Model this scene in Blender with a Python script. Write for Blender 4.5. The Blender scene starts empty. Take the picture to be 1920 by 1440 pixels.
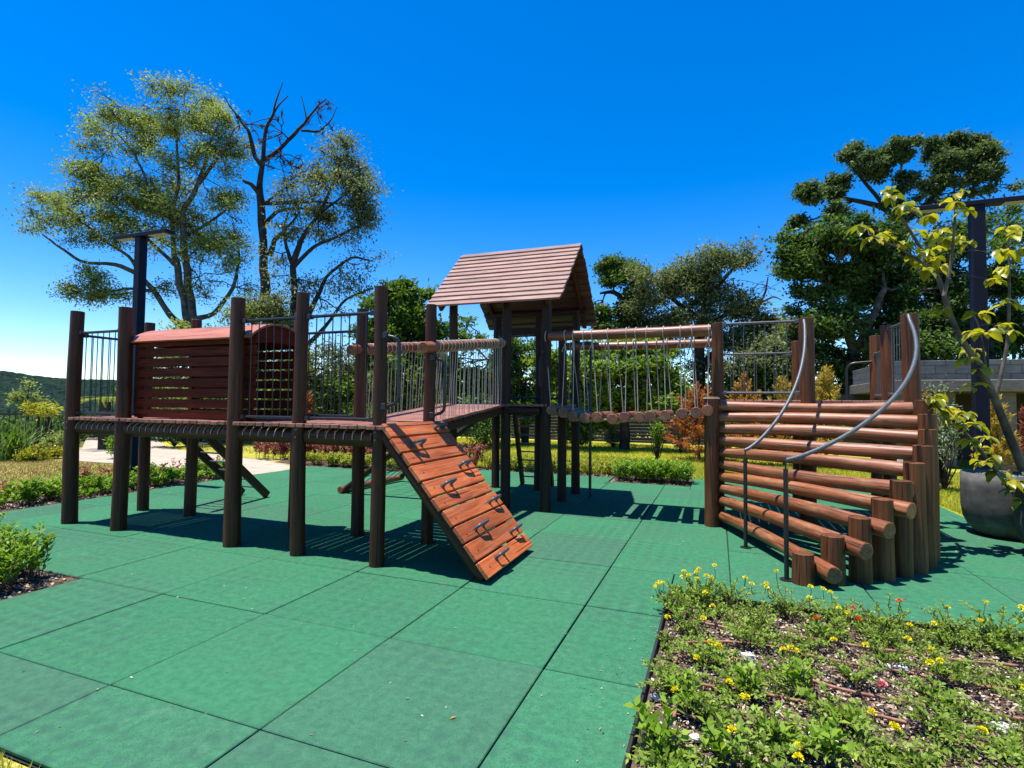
import bpy, math, random
import numpy as np
from mathutils import Vector, Matrix
random.seed(7); rng = np.random.default_rng(7)
R = math.radians
scn = bpy.context.scene
# ------------------------------------------------------------------ camera
F_PX, PITCH, ROLL, YAW, CAM = 1001.43, 0.03794, 0.010446, -0.366507, np.array([2.89828, -1.87165, 1.45181])
_fw = np.array([math.sin(YAW)*math.cos(PITCH), math.cos(YAW)*math.cos(PITCH), math.sin(PITCH)])
_rt = np.array([math.cos(YAW), -math.sin(YAW), 0.0]); _up = np.cross(_rt, _fw)
_r2 = _rt*math.cos(ROLL)+_up*math.sin(ROLL); _u2 = -_rt*math.sin(ROLL)+_up*math.cos(ROLL)
cam = bpy.data.cameras.new('camera'); co = bpy.data.objects.new('camera', cam)
scn.collection.objects.link(co); scn.camera = co
cam.sensor_width = 36; cam.lens = F_PX/1920*36; cam.clip_end = 9000; cam.clip_start = 0.05
co.matrix_world = Matrix(((_r2[0], _u2[0], -_fw[0], CAM[0]), (_r2[1], _u2[1], -_fw[1], CAM[1]), (_r2[2], _u2[2], -_fw[2], CAM[2]), (0, 0, 0, 1)))
# ------------------------------------------------------------------ world, sun, exposure
SUNV = Vector((-0.19, -0.10, 1.0)).normalized()
w = bpy.data.worlds.new("World"); scn.world = w; w.use_nodes = True
nt = w.node_tree; bg = nt.nodes['Background']
sky = nt.nodes.new('ShaderNodeTexSky'); sky.sky_type = 'NISHITA'; sky.sun_disc = False
sky.sun_elevation = math.asin(SUNV.z); sky.sun_rotation = math.atan2(SUNV.x, SUNV.y) % (2*math.pi)
sky.altitude = 800; sky.air_density = 1.0; sky.dust_density = 0.15; sky.ozone_density = 3.0
hs = nt.nodes.new('ShaderNodeHueSaturation'); hs.inputs['Saturation'].default_value = 1.47; hs.inputs['Hue'].default_value = 0.509
nt.links.new(sky.outputs[0], hs.inputs['Color']); nt.links.new(hs.outputs[0], bg.inputs['Color'])
bg.inputs['Strength'].default_value = 0.13
sl = bpy.data.lights.new('sun', 'SUN'); sl.energy = 5.0; sl.angle = R(0.5); sl.color = (1.0, 0.95, 0.88)
so = bpy.data.objects.new('sun', sl); scn.collection.objects.link(so)
so.rotation_euler = SUNV.to_track_quat('Z', 'Y').to_euler(); so.location = (0, 0, 30)
vs = scn.view_settings; vs.view_transform = 'Standard'; vs.look = 'None'; vs.exposure = 0.85; vs.gamma = 1.0; vs.use_curve_mapping = False
scn.cycles.max_bounces = 5; scn.cycles.diffuse_bounces = 1; scn.cycles.transparent_max_bounces = 4; scn.cycles.transmission_bounces = 3
scn.cycles.use_denoising = True; scn.cycles.sample_clamp_indirect = 6

def at(px, py, depth):                      # pixel of the 1920x1440 photo + distance along the view -> world point
    return CAM + (_fw + _r2*(px-960)/F_PX - _u2*(py-720)/F_PX)*depth
def onz(px, py, z=0.0):
    d = _fw + _r2*(px-960)/F_PX - _u2*(py-720)/F_PX
    return CAM + d*(z-CAM[2])/d[2]

# ------------------------------------------------------------------ materials
MATS = {}
def nodes_of(name, rough=0.6, spec=0.5):
    m = bpy.data.materials.new(name); m.use_nodes = True; MATS[name] = m
    n = m.node_tree; b = n.nodes['Principled BSDF']; b.inputs['Roughness'].default_value = rough
    b.inputs['Specular IOR Level'].default_value = spec
    return m, n, b
def node(n, typ, **kw):
    x = n.nodes.new(typ)
    for k, v in kw.items():
        if k in x.inputs: x.inputs[k].default_value = v
        else: setattr(x, k, v)
    return x
def ramp(n, src, stops):
    r = n.nodes.new('ShaderNodeValToRGB'); n.links.new(src, r.inputs[0])
    e = r.color_ramp.elements
    while len(e) < len(stops): e.new(0.5)
    for q, (p, c) in zip(e, stops): q.position = p; q.color = (*c, 1)
    return r.outputs[0]
def mix(n, a, b, f, typ='MIX'):
    x = n.nodes.new('ShaderNodeMix'); x.data_type = 'RGBA'; x.blend_type = typ
    for s, v in ((0, f), (6, a), (7, b)):
        if hasattr(v, 'is_output') or hasattr(v, 'links'): n.links.new(v, x.inputs[s])
        else: x.inputs[s].default_value = v if s == 0 else (*v, 1)
    return x.outputs[2]
def attr(n, name):
    a = n.nodes.new('ShaderNodeAttribute'); a.attribute_name = name; return a
def bump(n, b, h, strength, dist=0.01):
    x = node(n, 'ShaderNodeBump', Strength=strength, Distance=dist); n.links.new(h, x.inputs['Height']); n.links.new(x.outputs[0], b.inputs['Normal'])
def noise(n, vec, scale, detail=4, rough=0.55):
    x = node(n, 'ShaderNodeTexNoise', Scale=scale, Detail=detail, Roughness=rough)
    if vec is not None: n.links.new(vec, x.inputs['Vector'])
    return x.outputs[0]
def scaled(n, vec, s):
    x = n.nodes.new('ShaderNodeMapping'); x.inputs['Scale'].default_value = s; n.links.new(vec, x.inputs['Vector']); return x.outputs[0]
def obco(n): return n.nodes.new('ShaderNodeTexCoord').outputs['Object']

def wood(name, dark, mid, light, rough=0.5, spec=0.4, weather=None, wamt=0.4, bmp=0.5):
    m, n, b = nodes_of(name, rough, spec)
    g = attr(n, 'gc').outputs['Vector']; r = attr(n, 'rnd').outputs['Fac']
    fib = noise(n, scaled(n, g, (45, 45, 2.2)), 1.0, 5, 0.65)
    blot = noise(n, scaled(n, g, (7, 7, 1.6)), 1.0, 3)
    col = ramp(n, fib, [(0.32, dark), (0.5, mid), (0.68, light)])
    v = node(n, 'ShaderNodeMapRange', **{'From Min': 0.3, 'From Max': 0.7, 'To Min': 0.72, 'To Max': 1.25}); n.links.new(blot, v.inputs['Value'])
    v2 = node(n, 'ShaderNodeMapRange', **{'To Min': 0.78, 'To Max': 1.22}); n.links.new(r, v2.inputs['Value'])
    mm = node(n, 'ShaderNodeMath', operation='MULTIPLY'); n.links.new(v.outputs[0], mm.inputs[0]); n.links.new(v2.outputs[0], mm.inputs[1])
    h = node(n, 'ShaderNodeHueSaturation'); n.links.new(col, h.inputs['Color']); n.links.new(mm.outputs[0], h.inputs['Value'])
    out = h.outputs[0]
    if weather:
        wn = noise(n, scaled(n, g, (11, 11, 3)), 1.0, 6, 0.7)
        wf = node(n, 'ShaderNodeMapRange', **{'From Min': 0.48, 'From Max': 0.72, 'To Max': wamt}); n.links.new(wn, wf.inputs['Value'])
        out = mix(n, out, weather, wf.outputs[0])
    # long drying cracks and a few knots
    cr = noise(n, scaled(n, g, (60, 60, 1.3)), 1.0, 2, 0.4)
    cf = node(n, 'ShaderNodeMapRange', **{'From Min': 0.30, 'From Max': 0.37, 'To Min': 0.9, 'To Max': 0.0}); n.links.new(cr, cf.inputs['Value'])
    out = mix(n, out, tuple(c*0.3 for c in dark), cf.outputs[0])
    vo = node(n, 'ShaderNodeTexVoronoi', Scale=1.0); n.links.new(scaled(n, g, (6, 6, 2.2)), vo.inputs['Vector'])
    kf = node(n, 'ShaderNodeMapRange', **{'From Min': 0.06, 'From Max': 0.12, 'To Min': 0.6, 'To Max': 0.0}); n.links.new(vo.outputs['Distance'], kf.inputs['Value'])
    out = mix(n, out, tuple(c*0.5 for c in dark), kf.outputs[0])
    n.links.new(out, b.inputs['Base Color'])
    ad = node(n, 'ShaderNodeMath', operation='SUBTRACT'); n.links.new(fib, ad.inputs[0]); n.links.new(cf.outputs[0], ad.inputs[1])
    bump(n, b, ad.outputs[0], bmp, 0.006)
    return m
wood('wood_post', (0.031, 0.008, 0.003), (0.060, 0.018, 0.005), (0.098, 0.028, 0.008), 0.55, 0.3)
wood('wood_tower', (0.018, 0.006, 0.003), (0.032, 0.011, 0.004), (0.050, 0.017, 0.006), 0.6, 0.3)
wood('wood_deck', (0.153, 0.056, 0.034), (0.243, 0.090, 0.057), (0.324, 0.137, 0.092), 0.5, 0.5, (0.378, 0.222, 0.153), 0.35)
wood('wood_ramp', (0.285, 0.062, 0.017), (0.428, 0.101, 0.026), (0.546, 0.149, 0.041), 0.5, 0.4, (0.499, 0.238, 0.131), 0.35, 0.3)
wood('wood_roof', (0.211, 0.109, 0.079), (0.288, 0.162, 0.125), (0.365, 0.226, 0.176), 0.42, 0.5, (0.423, 0.306, 0.251), 0.4, 0.3)
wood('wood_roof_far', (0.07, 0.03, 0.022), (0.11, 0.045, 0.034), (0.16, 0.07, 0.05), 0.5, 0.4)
wood('wood_step', (0.124, 0.034, 0.010), (0.234, 0.073, 0.023), (0.326, 0.119, 0.045), 0.45, 0.5, (0.404, 0.227, 0.116), 0.55)
wood('wood_rail', (0.117, 0.031, 0.011), (0.206, 0.058, 0.021), (0.295, 0.099, 0.037), 0.42, 0.55, (0.428, 0.271, 0.147), 0.35)
wood('wood_column', (0.058, 0.018, 0.003), (0.111, 0.035, 0.008), (0.164, 0.057, 0.013), 0.55, 0.35)
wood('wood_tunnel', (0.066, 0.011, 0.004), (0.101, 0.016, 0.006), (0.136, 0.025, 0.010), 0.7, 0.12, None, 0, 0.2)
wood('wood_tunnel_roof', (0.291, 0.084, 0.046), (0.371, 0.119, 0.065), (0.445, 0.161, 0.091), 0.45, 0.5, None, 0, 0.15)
def plain(name, col, rough=0.5, metal=0.0, spec=0.5, var=0.15, sc=30, bmp=0.0):
    m, n, b = nodes_of(name, rough, spec); b.inputs['Metallic'].default_value = metal
    f = noise(n, obco(n), sc, 4)
    n.links.new(ramp(n, f, [(0.35, tuple(c*(1-var) for c in col)), (0.65, tuple(min(1, c*(1+var)) for c in col))]), b.inputs['Base Color'])
    if bmp: bump(n, b, f, bmp)
    return m
plain('black_metal', (0.012, 0.012, 0.014), 0.35)
plain('grey_metal', (0.09, 0.105, 0.115), 0.5, 0.3, 0.4, 0.25, 60)
plain('rail_metal', (0.10, 0.10, 0.11), 0.35, 0.3)
plain('lamp_metal', (0.004, 0.006, 0.02), 0.6, 0, 0.2)
plain('lamp_lens', (0.3, 0.29, 0.27), 0.4)
plain('rope', (0.42, 0.37, 0.29), 0.9, 0, 0.1, 0.3, 150)
plain('rope_tan', (0.5, 0.42, 0.30), 0.9, 0, 0.1, 0.25, 150)
plain('dark_soil', (0.085, 0.062, 0.045), 0.95, 0, 0.1, 0.5, 12, 0.6)
plain('bark_grey', (0.10, 0.088, 0.073), 0.9, 0, 0.1, 0.45, 5, 0.6)
plain('bark_dark', (0.045, 0.036, 0.03), 0.9, 0, 0.1, 0.4, 5, 0.6)
plain('twig', (0.10, 0.075, 0.05), 0.9, 0, 0.1, 0.3, 9)
plain('white_panel', (0.65, 0.7, 0.75), 0.5)
plain('fence_slat', (0.028, 0.032, 0.034), 0.5, 0, 0.4)
plain('fence_post', (0.10, 0.055, 0.03), 0.8)
plain('hose', (0.25, 0.115, 0.07), 0.55, 0, 0.4, 0.3, 30)
plain('edging', (0.012, 0.012, 0.012), 0.7)
plain('pebble', (0.62, 0.60, 0.56), 0.8, 0, 0.2, 0.25, 25, 0.4)
plain('tile_gap', (0.012, 0.02, 0.016), 0.95)
plain('path_stone', (0.38, 0.32, 0.25), 0.85, 0, 0.2, 0.14, 3, 0.1)

def rubber():
    m, n, b = nodes_of('rubber_tile', 0.85, 0.08)
    oc = obco(n); r = attr(n, 'rnd').outputs['Fac']
    base = ramp(n, r, [(0.0, (0.040, 0.168, 0.084)), (0.6, (0.045, 0.188, 0.094)), (0.9, (0.047, 0.168, 0.090)), (1.0, (0.054, 0.148, 0.090))])
    st = noise(n, oc, 1.7, 5, 0.6)
    sf = node(n, 'ShaderNodeMapRange', **{'From Min': 0.42, 'From Max': 0.75, 'To Max': 0.38}); n.links.new(st, sf.inputs['Value'])
    c = mix(n, base, (0.066, 0.140, 0.088), sf.outputs[0])
    fine = noise(n, oc, 260, 2, 0.7)
    c = mix(n, c, ramp(n, fine, [(0.36, (0.35, 0.42, 0.38)), (0.5, (1, 1, 1)), (0.66, (1.0, 1.0, 1.0))]), 0.75, 'MULTIPLY')
    mid = noise(n, scaled(n, oc, (1, 1, 1)), 22, 4, 0.7)
    c = mix(n, c, ramp(n, mid, [(0.33, (0.62, 0.68, 0.66)), (0.62, (1.08, 1.06, 1.06))]), 0.7, 'MULTIPLY')
    # the supporting studs show through as a regular pattern of soft spots on some tiles
    vv = node(n, 'ShaderNodeTexVoronoi', Scale=8.0, Randomness=0.12); n.links.new(oc, vv.inputs['Vector'])
    vv.voronoi_dimensions = '2D'
    sp = node(n, 'ShaderNodeMapRange', **{'From Min': 0.05, 'From Max': 0.5, 'To Min': 1.0, 'To Max': 0.0}); n.links.new(vv.outputs['Distance'], sp.inputs['Value'])
    wh = noise(n, oc, 0.8, 2); wr = node(n, 'ShaderNodeMapRange', **{'From Min': 0.42, 'From Max': 0.60, 'To Max': 0.6}); n.links.new(wh, wr.inputs['Value'])
    pm = node(n, 'ShaderNodeMath', operation='MULTIPLY'); n.links.new(sp.outputs[0], pm.inputs[0]); n.links.new(wr.outputs[0], pm.inputs[1])
    c = mix(n, c, (0.030, 0.085, 0.062), pm.outputs[0])
    du = noise(n, oc, 3.1, 6, 0.72); df = node(n, 'ShaderNodeMapRange', **{'From Min': 0.60, 'From Max': 0.8, 'To Max': 0.45}); n.links.new(du, df.inputs['Value'])
    c = mix(n, c, (0.12, 0.24, 0.15), df.outputs[0])
    n.links.new(c, b.inputs['Base Color']); bump(n, b, fine, 0.5, 0.003)
rubber()
def leafmat(name, c0, c1, c2, rough=0.55, spec=0.22, tr=0.35):
    m, n, b = nodes_of(name, rough, spec)
    r = attr(n, 'rnd').outputs['Fac']
    c = ramp(n, r, [(0.0, c0), (0.5, c1), (1.0, c2)])
    n.links.new(c, b.inputs['Base Color'])
    t = n.nodes.new('ShaderNodeBsdfTranslucent'); n.links.new(mix(n, c, (1.25, 1.3, 0.5), 1.0, 'MULTIPLY'), t.inputs['Color'])
    ms = n.nodes.new('ShaderNodeMixShader'); ms.inputs[0].default_value = tr
    n.links.new(b.outputs[0], ms.inputs[1]); n.links.new(t.outputs[0], ms.inputs[2]); n.links.new(ms.outputs[0], n.nodes['Material Output'].inputs[0])
leafmat('leaf_olive', (0.08, 0.12, 0.03), (0.22, 0.28, 0.075), (0.46, 0.50, 0.17))
leafmat('leaf_dark', (0.016, 0.036, 0.010), (0.05, 0.10, 0.024), (0.17, 0.26, 0.07))
leafmat('leaf_dusty', (0.06, 0.08, 0.04), (0.14, 0.17, 0.085), (0.29, 0.32, 0.18))
leafmat('leaf_green', (0.035, 0.075, 0.012), (0.08, 0.15, 0.02), (0.17, 0.25, 0.05))
leafmat('leaf_lime', (0.07, 0.14, 0.012), (0.15, 0.28, 0.02), (0.30, 0.42, 0.05))
leafmat('leaf_yellow', (0.15, 0.18, 0.015), (0.30, 0.31, 0.02), (0.50, 0.42, 0.04), 0.35, 0.5, 0.45)
leafmat('leaf_orange', (0.14, 0.06, 0.02), (0.40, 0.19, 0.045), (0.60, 0.36, 0.09))
leafmat('leaf_gold', (0.20, 0.13, 0.03), (0.45, 0.30, 0.06), (0.60, 0.48, 0.12))
leafmat('leaf_rust', (0.15, 0.05, 0.03), (0.36, 0.12, 0.05), (0.50, 0.24, 0.10))
leafmat('leaf_red', (0.10, 0.025, 0.03), (0.26, 0.07, 0.07), (0.42, 0.18, 0.14))
leafmat('leaf_lantana', (0.06, 0.11, 0.012), (0.15, 0.25, 0.025), (0.31, 0.42, 0.07))
leafmat('leaf_silver', (0.12, 0.16, 0.10), (0.22, 0.27, 0.17), (0.36, 0.40, 0.27))
leafmat('grass_blade', (0.28, 0.32, 0.03), (0.50, 0.50, 0.055), (0.68, 0.58, 0.14), 0.6, 0.2, 0.4)
leafmat('grass_dry', (0.26, 0.21, 0.07), (0.42, 0.33, 0.12), (0.52, 0.42, 0.2), 0.7, 0.1, 0.3)
leafmat('petal_yellow', (0.80, 0.60, 0.01), (0.88, 0.74, 0.012), (0.9, 0.82, 0.03), 0.5, 0.3, 0.25)
leafmat('petal_red', (0.7, 0.03, 0.01), (0.8, 0.06, 0.02), (0.85, 0.2, 0.03), 0.5, 0.3, 0.25)
leafmat('petal_pink', (0.7, 0.04, 0.12), (0.8, 0.08, 0.2), (0.85, 0.2, 0.2), 0.5, 0.3, 0.25)
leafmat('chips', (0.07, 0.045, 0.03), (0.33, 0.235, 0.165), (0.58, 0.49, 0.39), 0.9, 0.1, 0.0)
leafmat('leaf_lightgreen', (0.05, 0.10, 0.012), (0.16, 0.25, 0.03), (0.36, 0.44, 0.09))
def lawnmat():
    m, n, b = nodes_of('lawn_turf', 0.9, 0.1); oc = obco(n)
    a = noise(n, oc, 0.45, 4, 0.6); f = noise(n, oc, 35, 4, 0.7)
    c = ramp(n, a, [(0.35, (0.36, 0.38, 0.04)), (0.55, (0.50, 0.47, 0.06)), (0.72, (0.62, 0.50, 0.17))])
    c = mix(n, c, ramp(n, f, [(0.3, (0.35, 0.4, 0.3)), (0.6, (1, 1, 1))]), 0.8, 'MULTIPLY')
    n.links.new(c, b.inputs['Base Color']); bump(n, b, f, 0.9, 0.04)
lawnmat()
def drymat():
    m, n, b = nodes_of('lawn_dry', 0.9, 0.1); oc = obco(n)
    a = noise(n, oc, 0.6, 4, 0.6); f = noise(n, oc, 30, 4, 0.7)
    c = ramp(n, a, [(0.35, (0.26, 0.28, 0.05)), (0.5, (0.42, 0.34, 0.12)), (0.7, (0.50, 0.38, 0.19))])
    c = mix(n, c, ramp(n, f, [(0.3, (0.4, 0.4, 0.35)), (0.6, (1, 1, 1))]), 0.75, 'MULTIPLY')
    n.links.new(c, b.inputs['Base Color']); bump(n, b, f, 0.9, 0.04)
drymat()
def groundmat():
    m, n, b = nodes_of('ground_earth', 0.95, 0.1); oc = obco(n)
    a = noise(n, oc, 0.15, 6, 0.65)
    n.links.new(ramp(n, a, [(0.35, (0.04, 0.055, 0.02)), (0.6, (0.10, 0.11, 0.035)), (0.75, (0.16, 0.12, 0.06))]), b.inputs['Base Color']); bump(n, b, a, 0.6, 0.2)
groundmat()
def hillmat():
    m, n, b = nodes_of('hill_forest', 0.9, 0.1); oc = obco(n)
    a = noise(n, oc, 0.03, 5, 0.6); f = noise(n, oc, 0.4, 5, 0.7)
    c = ramp(n, a, [(0.35, (0.014, 0.042, 0.030)), (0.55, (0.022, 0.058, 0.036)), (0.75, (0.045, 0.080, 0.042))])  # blue-green tint in the colour stands in for distance haze
    c = mix(n, c, ramp(n, f, [(0.38, (0.2, 0.26, 0.3)), (0.58, (1.3, 1.25, 1.1))]), 1.0, 'MULTIPLY')
    n.links.new(c, b.inputs['Base Color']); bump(n, b, f, 1.0, 6.0)
hillmat()
def concretemat(name, base, var, blocks=False):
    m, n, b = nodes_of(name, 0.75, 0.3); oc = obco(n)
    a = noise(n, oc, 4, 6, 0.7)
    c = ramp(n, a, [(0.3, tuple(x*(1-var) for x in base)), (0.7, tuple(x*(1+var) for x in base))])
    c2 = noise(n, scaled(n, oc, (3, 3, 14)), 1.0, 4, 0.6)
    c = mix(n, c, ramp(n, c2, [(0.35, (0.55, 0.55, 0.55)), (0.65, (1, 1, 1))]), 0.7, 'MULTIPLY')
    if blocks:
        rot = n.nodes.new('ShaderNodeMapping'); rot.inputs['Rotation'].default_value = (R(90), 0, 0); n.links.new(oc, rot.inputs['Vector'])
        bk = node(n, 'ShaderNodeTexBrick', Scale=1.0, **{'Mortar Size': 0.012, 'Brick Width': 0.42, 'Row Height': 0.21}); n.links.new(rot.outputs[0], bk.inputs['Vector'])
        bk.inputs['Color1'].default_value = (1, 1, 1, 1); bk.inputs['Color2'].default_value = (0.75, 0.75, 0.77, 1); bk.inputs['Mortar'].default_value = (0.45, 0.45, 0.45, 1)
        c = mix(n, c, bk.outputs['Color'], 1.0, 'MULTIPLY')
    n.links.new(c, b.inputs['Base Color']); bump(n, b, a, 0.3, 0.01)
concretemat('planter_concrete', (0.105, 0.105, 0.10), 0.55)
concretemat('concrete', (0.13, 0.12, 0.11), 0.25)
concretemat('concrete_block', (0.11, 0.12, 0.13), 0.2, True)
plain('opening_shade', (0.01, 0.012, 0.016), 0.6)

# ------------------------------------------------------------------ mesh building
def V3(*a): return np.array(a, float)
def unit(v): v = np.asarray(v, float); return v/(np.linalg.norm(v)+1e-12)
def frame(d):
    d = unit(d); a = V3(0, 0, 1) if abs(d[2]) < 0.9 else V3(1, 0, 0)
    u = unit(np.cross(a, d)); v = np.cross(d, u); return u, v, d
class MB:
    def __init__(s): s.v = []; s.f = []; s.gc = []; s.r = []; s.sm = []; s.n = 0
    def add(s, V, Fs, gc=None, rnd=None, smooth=False):
        V = np.asarray(V, float); k = len(V)
        if gc is None: gc = V.copy()
        if rnd is None: rnd = random.random()
        s.v.append(V); s.gc.append(np.asarray(gc, float)+V3(rnd*17.3, rnd*31.7, rnd*9.1)); s.r.append(np.full(k, rnd) if np.isscalar(rnd) else rnd)
        for f in Fs: s.f.append(tuple(i+s.n for i in f)); s.sm.append(smooth)
        s.n += k
    def box(s, c, size, ax=None, bev=0.0, rnd=None):         # chamfered box, centre c, axes rows of ax
        c = V3(*c); h = np.array(size, float)/2; ax = np.eye(3) if ax is None else np.array(ax, float)
        b = min(bev, 0.45*min(size))
        L = []; idx = {}
        for sx in (-1, 1):
            for sy in (-1, 1):
                for sz in (-1, 1):
                    for k in range(3):
                        p = np.array([sx, sy, sz], float)*h
                        for j in range(3):
                            if j != k: p[j] -= [sx, sy, sz][j]*b
                        idx[(sx, sy, sz, k)] = len(L); L.append(p)
        L = np.array(L); Fs = []
        for k in range(3):
            i, j = (k+1) % 3, (k+2) % 3
            for sg in (-1, 1):
                q = []
                for a, bb in ((-1, -1), (1, -1), (1, 1), (-1, 1)):
                    t = [0, 0, 0]; t[k] = sg; t[i] = a; t[j] = bb; q.append(idx[(*t, k)])
                Fs.append(q if sg > 0 else q[::-1])
        if b > 0:
            for k in range(3):                                # edges along k
                i, j = (k+1) % 3, (k+2) % 3
                for a in (-1, 1):
                    for bb in (-1, 1):
                        q = []
                        for t_, kk in ((-1, i), (1, i), (1, j), (-1, j)):
                            t = [0, 0, 0]; t[k] = t_; t[i] = a; t[j] = bb; q.append(idx[(*t, kk)])
                        Fs.append(q if a*bb < 0 else q[::-1])
            for sx in (-1, 1):
                for sy in (-1, 1):
                    for sz in (-1, 1):
                        q = [idx[(sx, sy, sz, k)] for k in range(3)]
                        Fs.append(q if sx*sy*sz > 0 else q[::-1])
        la = int(np.argmax(size)); o = [j for j in range(3) if j != la]
        s.add(c+L@ax, Fs, L[:, [o[0], o[1], la]], rnd)
    def tube(s, pts, r, seg=8, caps=True, rnd=None, wob=0.0, capbev=0.0):
        pts = np.array(pts, float); k = len(pts); r = np.full(k, r, float) if np.isscalar(r) else np.array(r, float)
        if rnd is None: rnd = random.random()
        T = np.gradient(pts, axis=0); u, v, _ = frame(T[0]); V = []; G = []; ln = 0; ph = random.random()*9
        for i in range(k):
            t = unit(T[i]); u = unit(u-np.dot(u, t)*t); v = np.cross(t, u)
            if i: ln += np.linalg.norm(pts[i]-pts[i-1])
            for a in range(seg):
                an = 2*math.pi*a/seg
                rr = r[i]*(1+wob*(math.sin(an*2+ph+ln*1.7)*0.5+math.sin(an*3+ph*2-ln*2.9)*0.35+math.sin(ln*6+ph*3)*0.35))
                V.append(pts[i]+rr*(math.cos(an)*u+math.sin(an)*v)); G.append((rr*math.cos(an), rr*math.sin(an), ln))
        Fs = [(i*seg+a, i*seg+(a+1) % seg, (i+1)*seg+(a+1) % seg, (i+1)*seg+a) for i in range(k-1) for a in range(seg)]
        s.add(V, Fs, G, rnd, True)
        if caps:
            V = np.array(V); G = np.array(G)
            for e, sg in ((0, -1), (k-1, 1)):
                t = unit(T[e]); ring = V[e*seg:(e+1)*seg]; g = G[e*seg:(e+1)*seg]
                if capbev:
                    c = ring.mean(0); r2 = c+(ring-c)*(1-capbev/r[e])+t*sg*capbev*0.6
                    W = np.vstack([ring, r2]); q = [(a, (a+1) % seg, seg+(a+1) % seg, seg+a) for a in range(seg)]
                    if sg < 0: q = [x[::-1] for x in q]
                    cap = tuple(range(seg, 2*seg)); q.append(cap if sg > 0 else cap[::-1])
                    s.add(W, q, np.vstack([g, g*0.9]), rnd)
                else:
                    cap = tuple(range(seg)); s.add(ring, [cap if sg > 0 else cap[::-1]], g, rnd)
    def log(s, a, b, r0, r1=None, wob=0.05, rings=9, seg=14, bend=0.0, rnd=None, bev=0.006):
        a, b = V3(*a), V3(*b); r1 = r0 if r1 is None else r1; u, v, _ = frame(b-a); q = random.random()*6
        t = np.linspace(0, 1, rings)
        pts = [a+(b-a)*x+(u*math.cos(q)+v*math.sin(q))*bend*math.sin(math.pi*x) for x in t]
        s.tube(pts, r0+(r1-r0)*t, seg, True, rnd, wob, bev)
    def lathe(s, c, prof, seg=40, rnd=0.5):
        V = [(c[0]+r*math.cos(2*math.pi*a/seg), c[1]+r*math.sin(2*math.pi*a/seg), c[2]+z) for r, z in prof for a in range(seg)]
        Fs = [(i*seg+a, i*seg+(a+1) % seg, (i+1)*seg+(a+1) % seg, (i+1)*seg+a) for i in range(len(prof)-1) for a in range(seg)]
        s.add(V, Fs, None, rnd, True)
    def ring(s, c, axis, R_, r, seg=16, ts=6, start=0, sweep=2*math.pi):
        u, v, d = frame(axis); k = seg+1
        s.tube([V3(*c)+R_*(math.cos(start+sweep*i/seg)*u+math.sin(start+sweep*i/seg)*v) for i in range(k)], r, ts, False)
    def build(s, name, mat, parent=None, origin=(0, 0, 0)):
        o = origin_of(parent) if parent is not None else V3(*origin)
        V = np.vstack(s.v)-o; me = bpy.data.meshes.new(name)
        n = len(s.f); tot = np.array([len(f) for f in s.f]); li = np.concatenate([np.array(f) for f in s.f])
        mk(me, V, li, tot, np.array(s.sm)); me.materials.append(MATS[mat])
        a = me.attributes.new('gc', 'FLOAT_VECTOR', 'POINT'); a.data.foreach_set('vector', np.vstack(s.gc).astype(np.float32).ravel())
        a = me.attributes.new('rnd', 'FLOAT', 'POINT'); a.data.foreach_set('value', np.concatenate(s.r).astype(np.float32))
        return link(name, me, parent, o)
def mk(me, V, li, tot, sm=None):
    me.vertices.add(len(V)); me.vertices.foreach_set('co', np.asarray(V, np.float32).ravel())
    me.loops.add(len(li)); me.loops.foreach_set('vertex_index', li.astype(np.int32))
    me.polygons.add(len(tot)); me.polygons.foreach_set('loop_start', np.concatenate([[0], np.cumsum(tot)[:-1]]).astype(np.int32))
    if sm is not None: me.polygons.foreach_set('use_smooth', sm)
    me.update(calc_edges=True); me.validate()
ORI = {}
def origin_of(o): return ORI[o.name]
def link(name, me, parent, o):
    ob = bpy.data.objects.new(name, me); scn.collection.objects.link(ob)
    if parent is not None: ob.parent = parent
    else: ob.location = o
    ORI[ob.name] = V3(*o); return ob
def tag(o, label=None, cat=None, group=None, kind=None):
    if label: o['label'] = label
    if cat: o['category'] = cat
    if group: o['group'] = group
    if kind: o['kind'] = kind
    return o
def thing(name, label, cat, loc, group=None):
    return tag(link(name, None, None, V3(*loc)), label, cat, group)
class Leaves:                                                 # folded leaf-shaped faces
    def __init__(s): s.V = []; s.r = []
    def add(s, P, D, L, W, up=None, fold=0.15, droop=0.0, rnd=None, jit=0.0):
        P = np.atleast_2d(P); k = len(P); D = np.atleast_2d(D)*np.ones((k, 1))
        D = D/(np.linalg.norm(D, axis=1, keepdims=True)+1e-9)
        U = rng.normal(size=(k, 3))*0.6+V3(0, 0, 1) if up is None else np.atleast_2d(up)*np.ones((k, 1))
        S = np.cross(D, U); S /= np.linalg.norm(S, axis=1, keepdims=True)+1e-9; N = np.cross(S, D)
        L = (np.ones(k)*L)[:, None]; W = (np.ones(k)*W)[:, None]
        mid = P+D*L*0.45+N*W*fold; tip = P+D*L-V3(0, 0, 1)*L*droop
        q = np.stack([P, mid+S*W/2, tip, mid-S*W/2], 1); s.V.append(q.reshape(-1, 3))
        rnd = rng.random(k) if rnd is None else np.ones(k)*rnd
        s.r.append(np.repeat(rnd, 4))
    def build(s, name, mat, parent=None, origin=(0, 0, 0)):
        o = origin_of(parent) if parent is not None else V3(*origin)
        V = np.vstack(s.V)-o; k = len(V)//4; me = bpy.data.meshes.new(name)
        mk(me, V, np.arange(k*4), np.full(k, 4)); me.materials.append(MATS[mat])
        a = me.attributes.new('rnd', 'FLOAT', 'POINT'); a.data.foreach_set('value', np.concatenate(s.r).astype(np.float32))
        return link(name, me, parent, o)
def one(fn, name, mat, parent):
    m = MB(); fn(m); return m.build(name, mat, parent)
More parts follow.
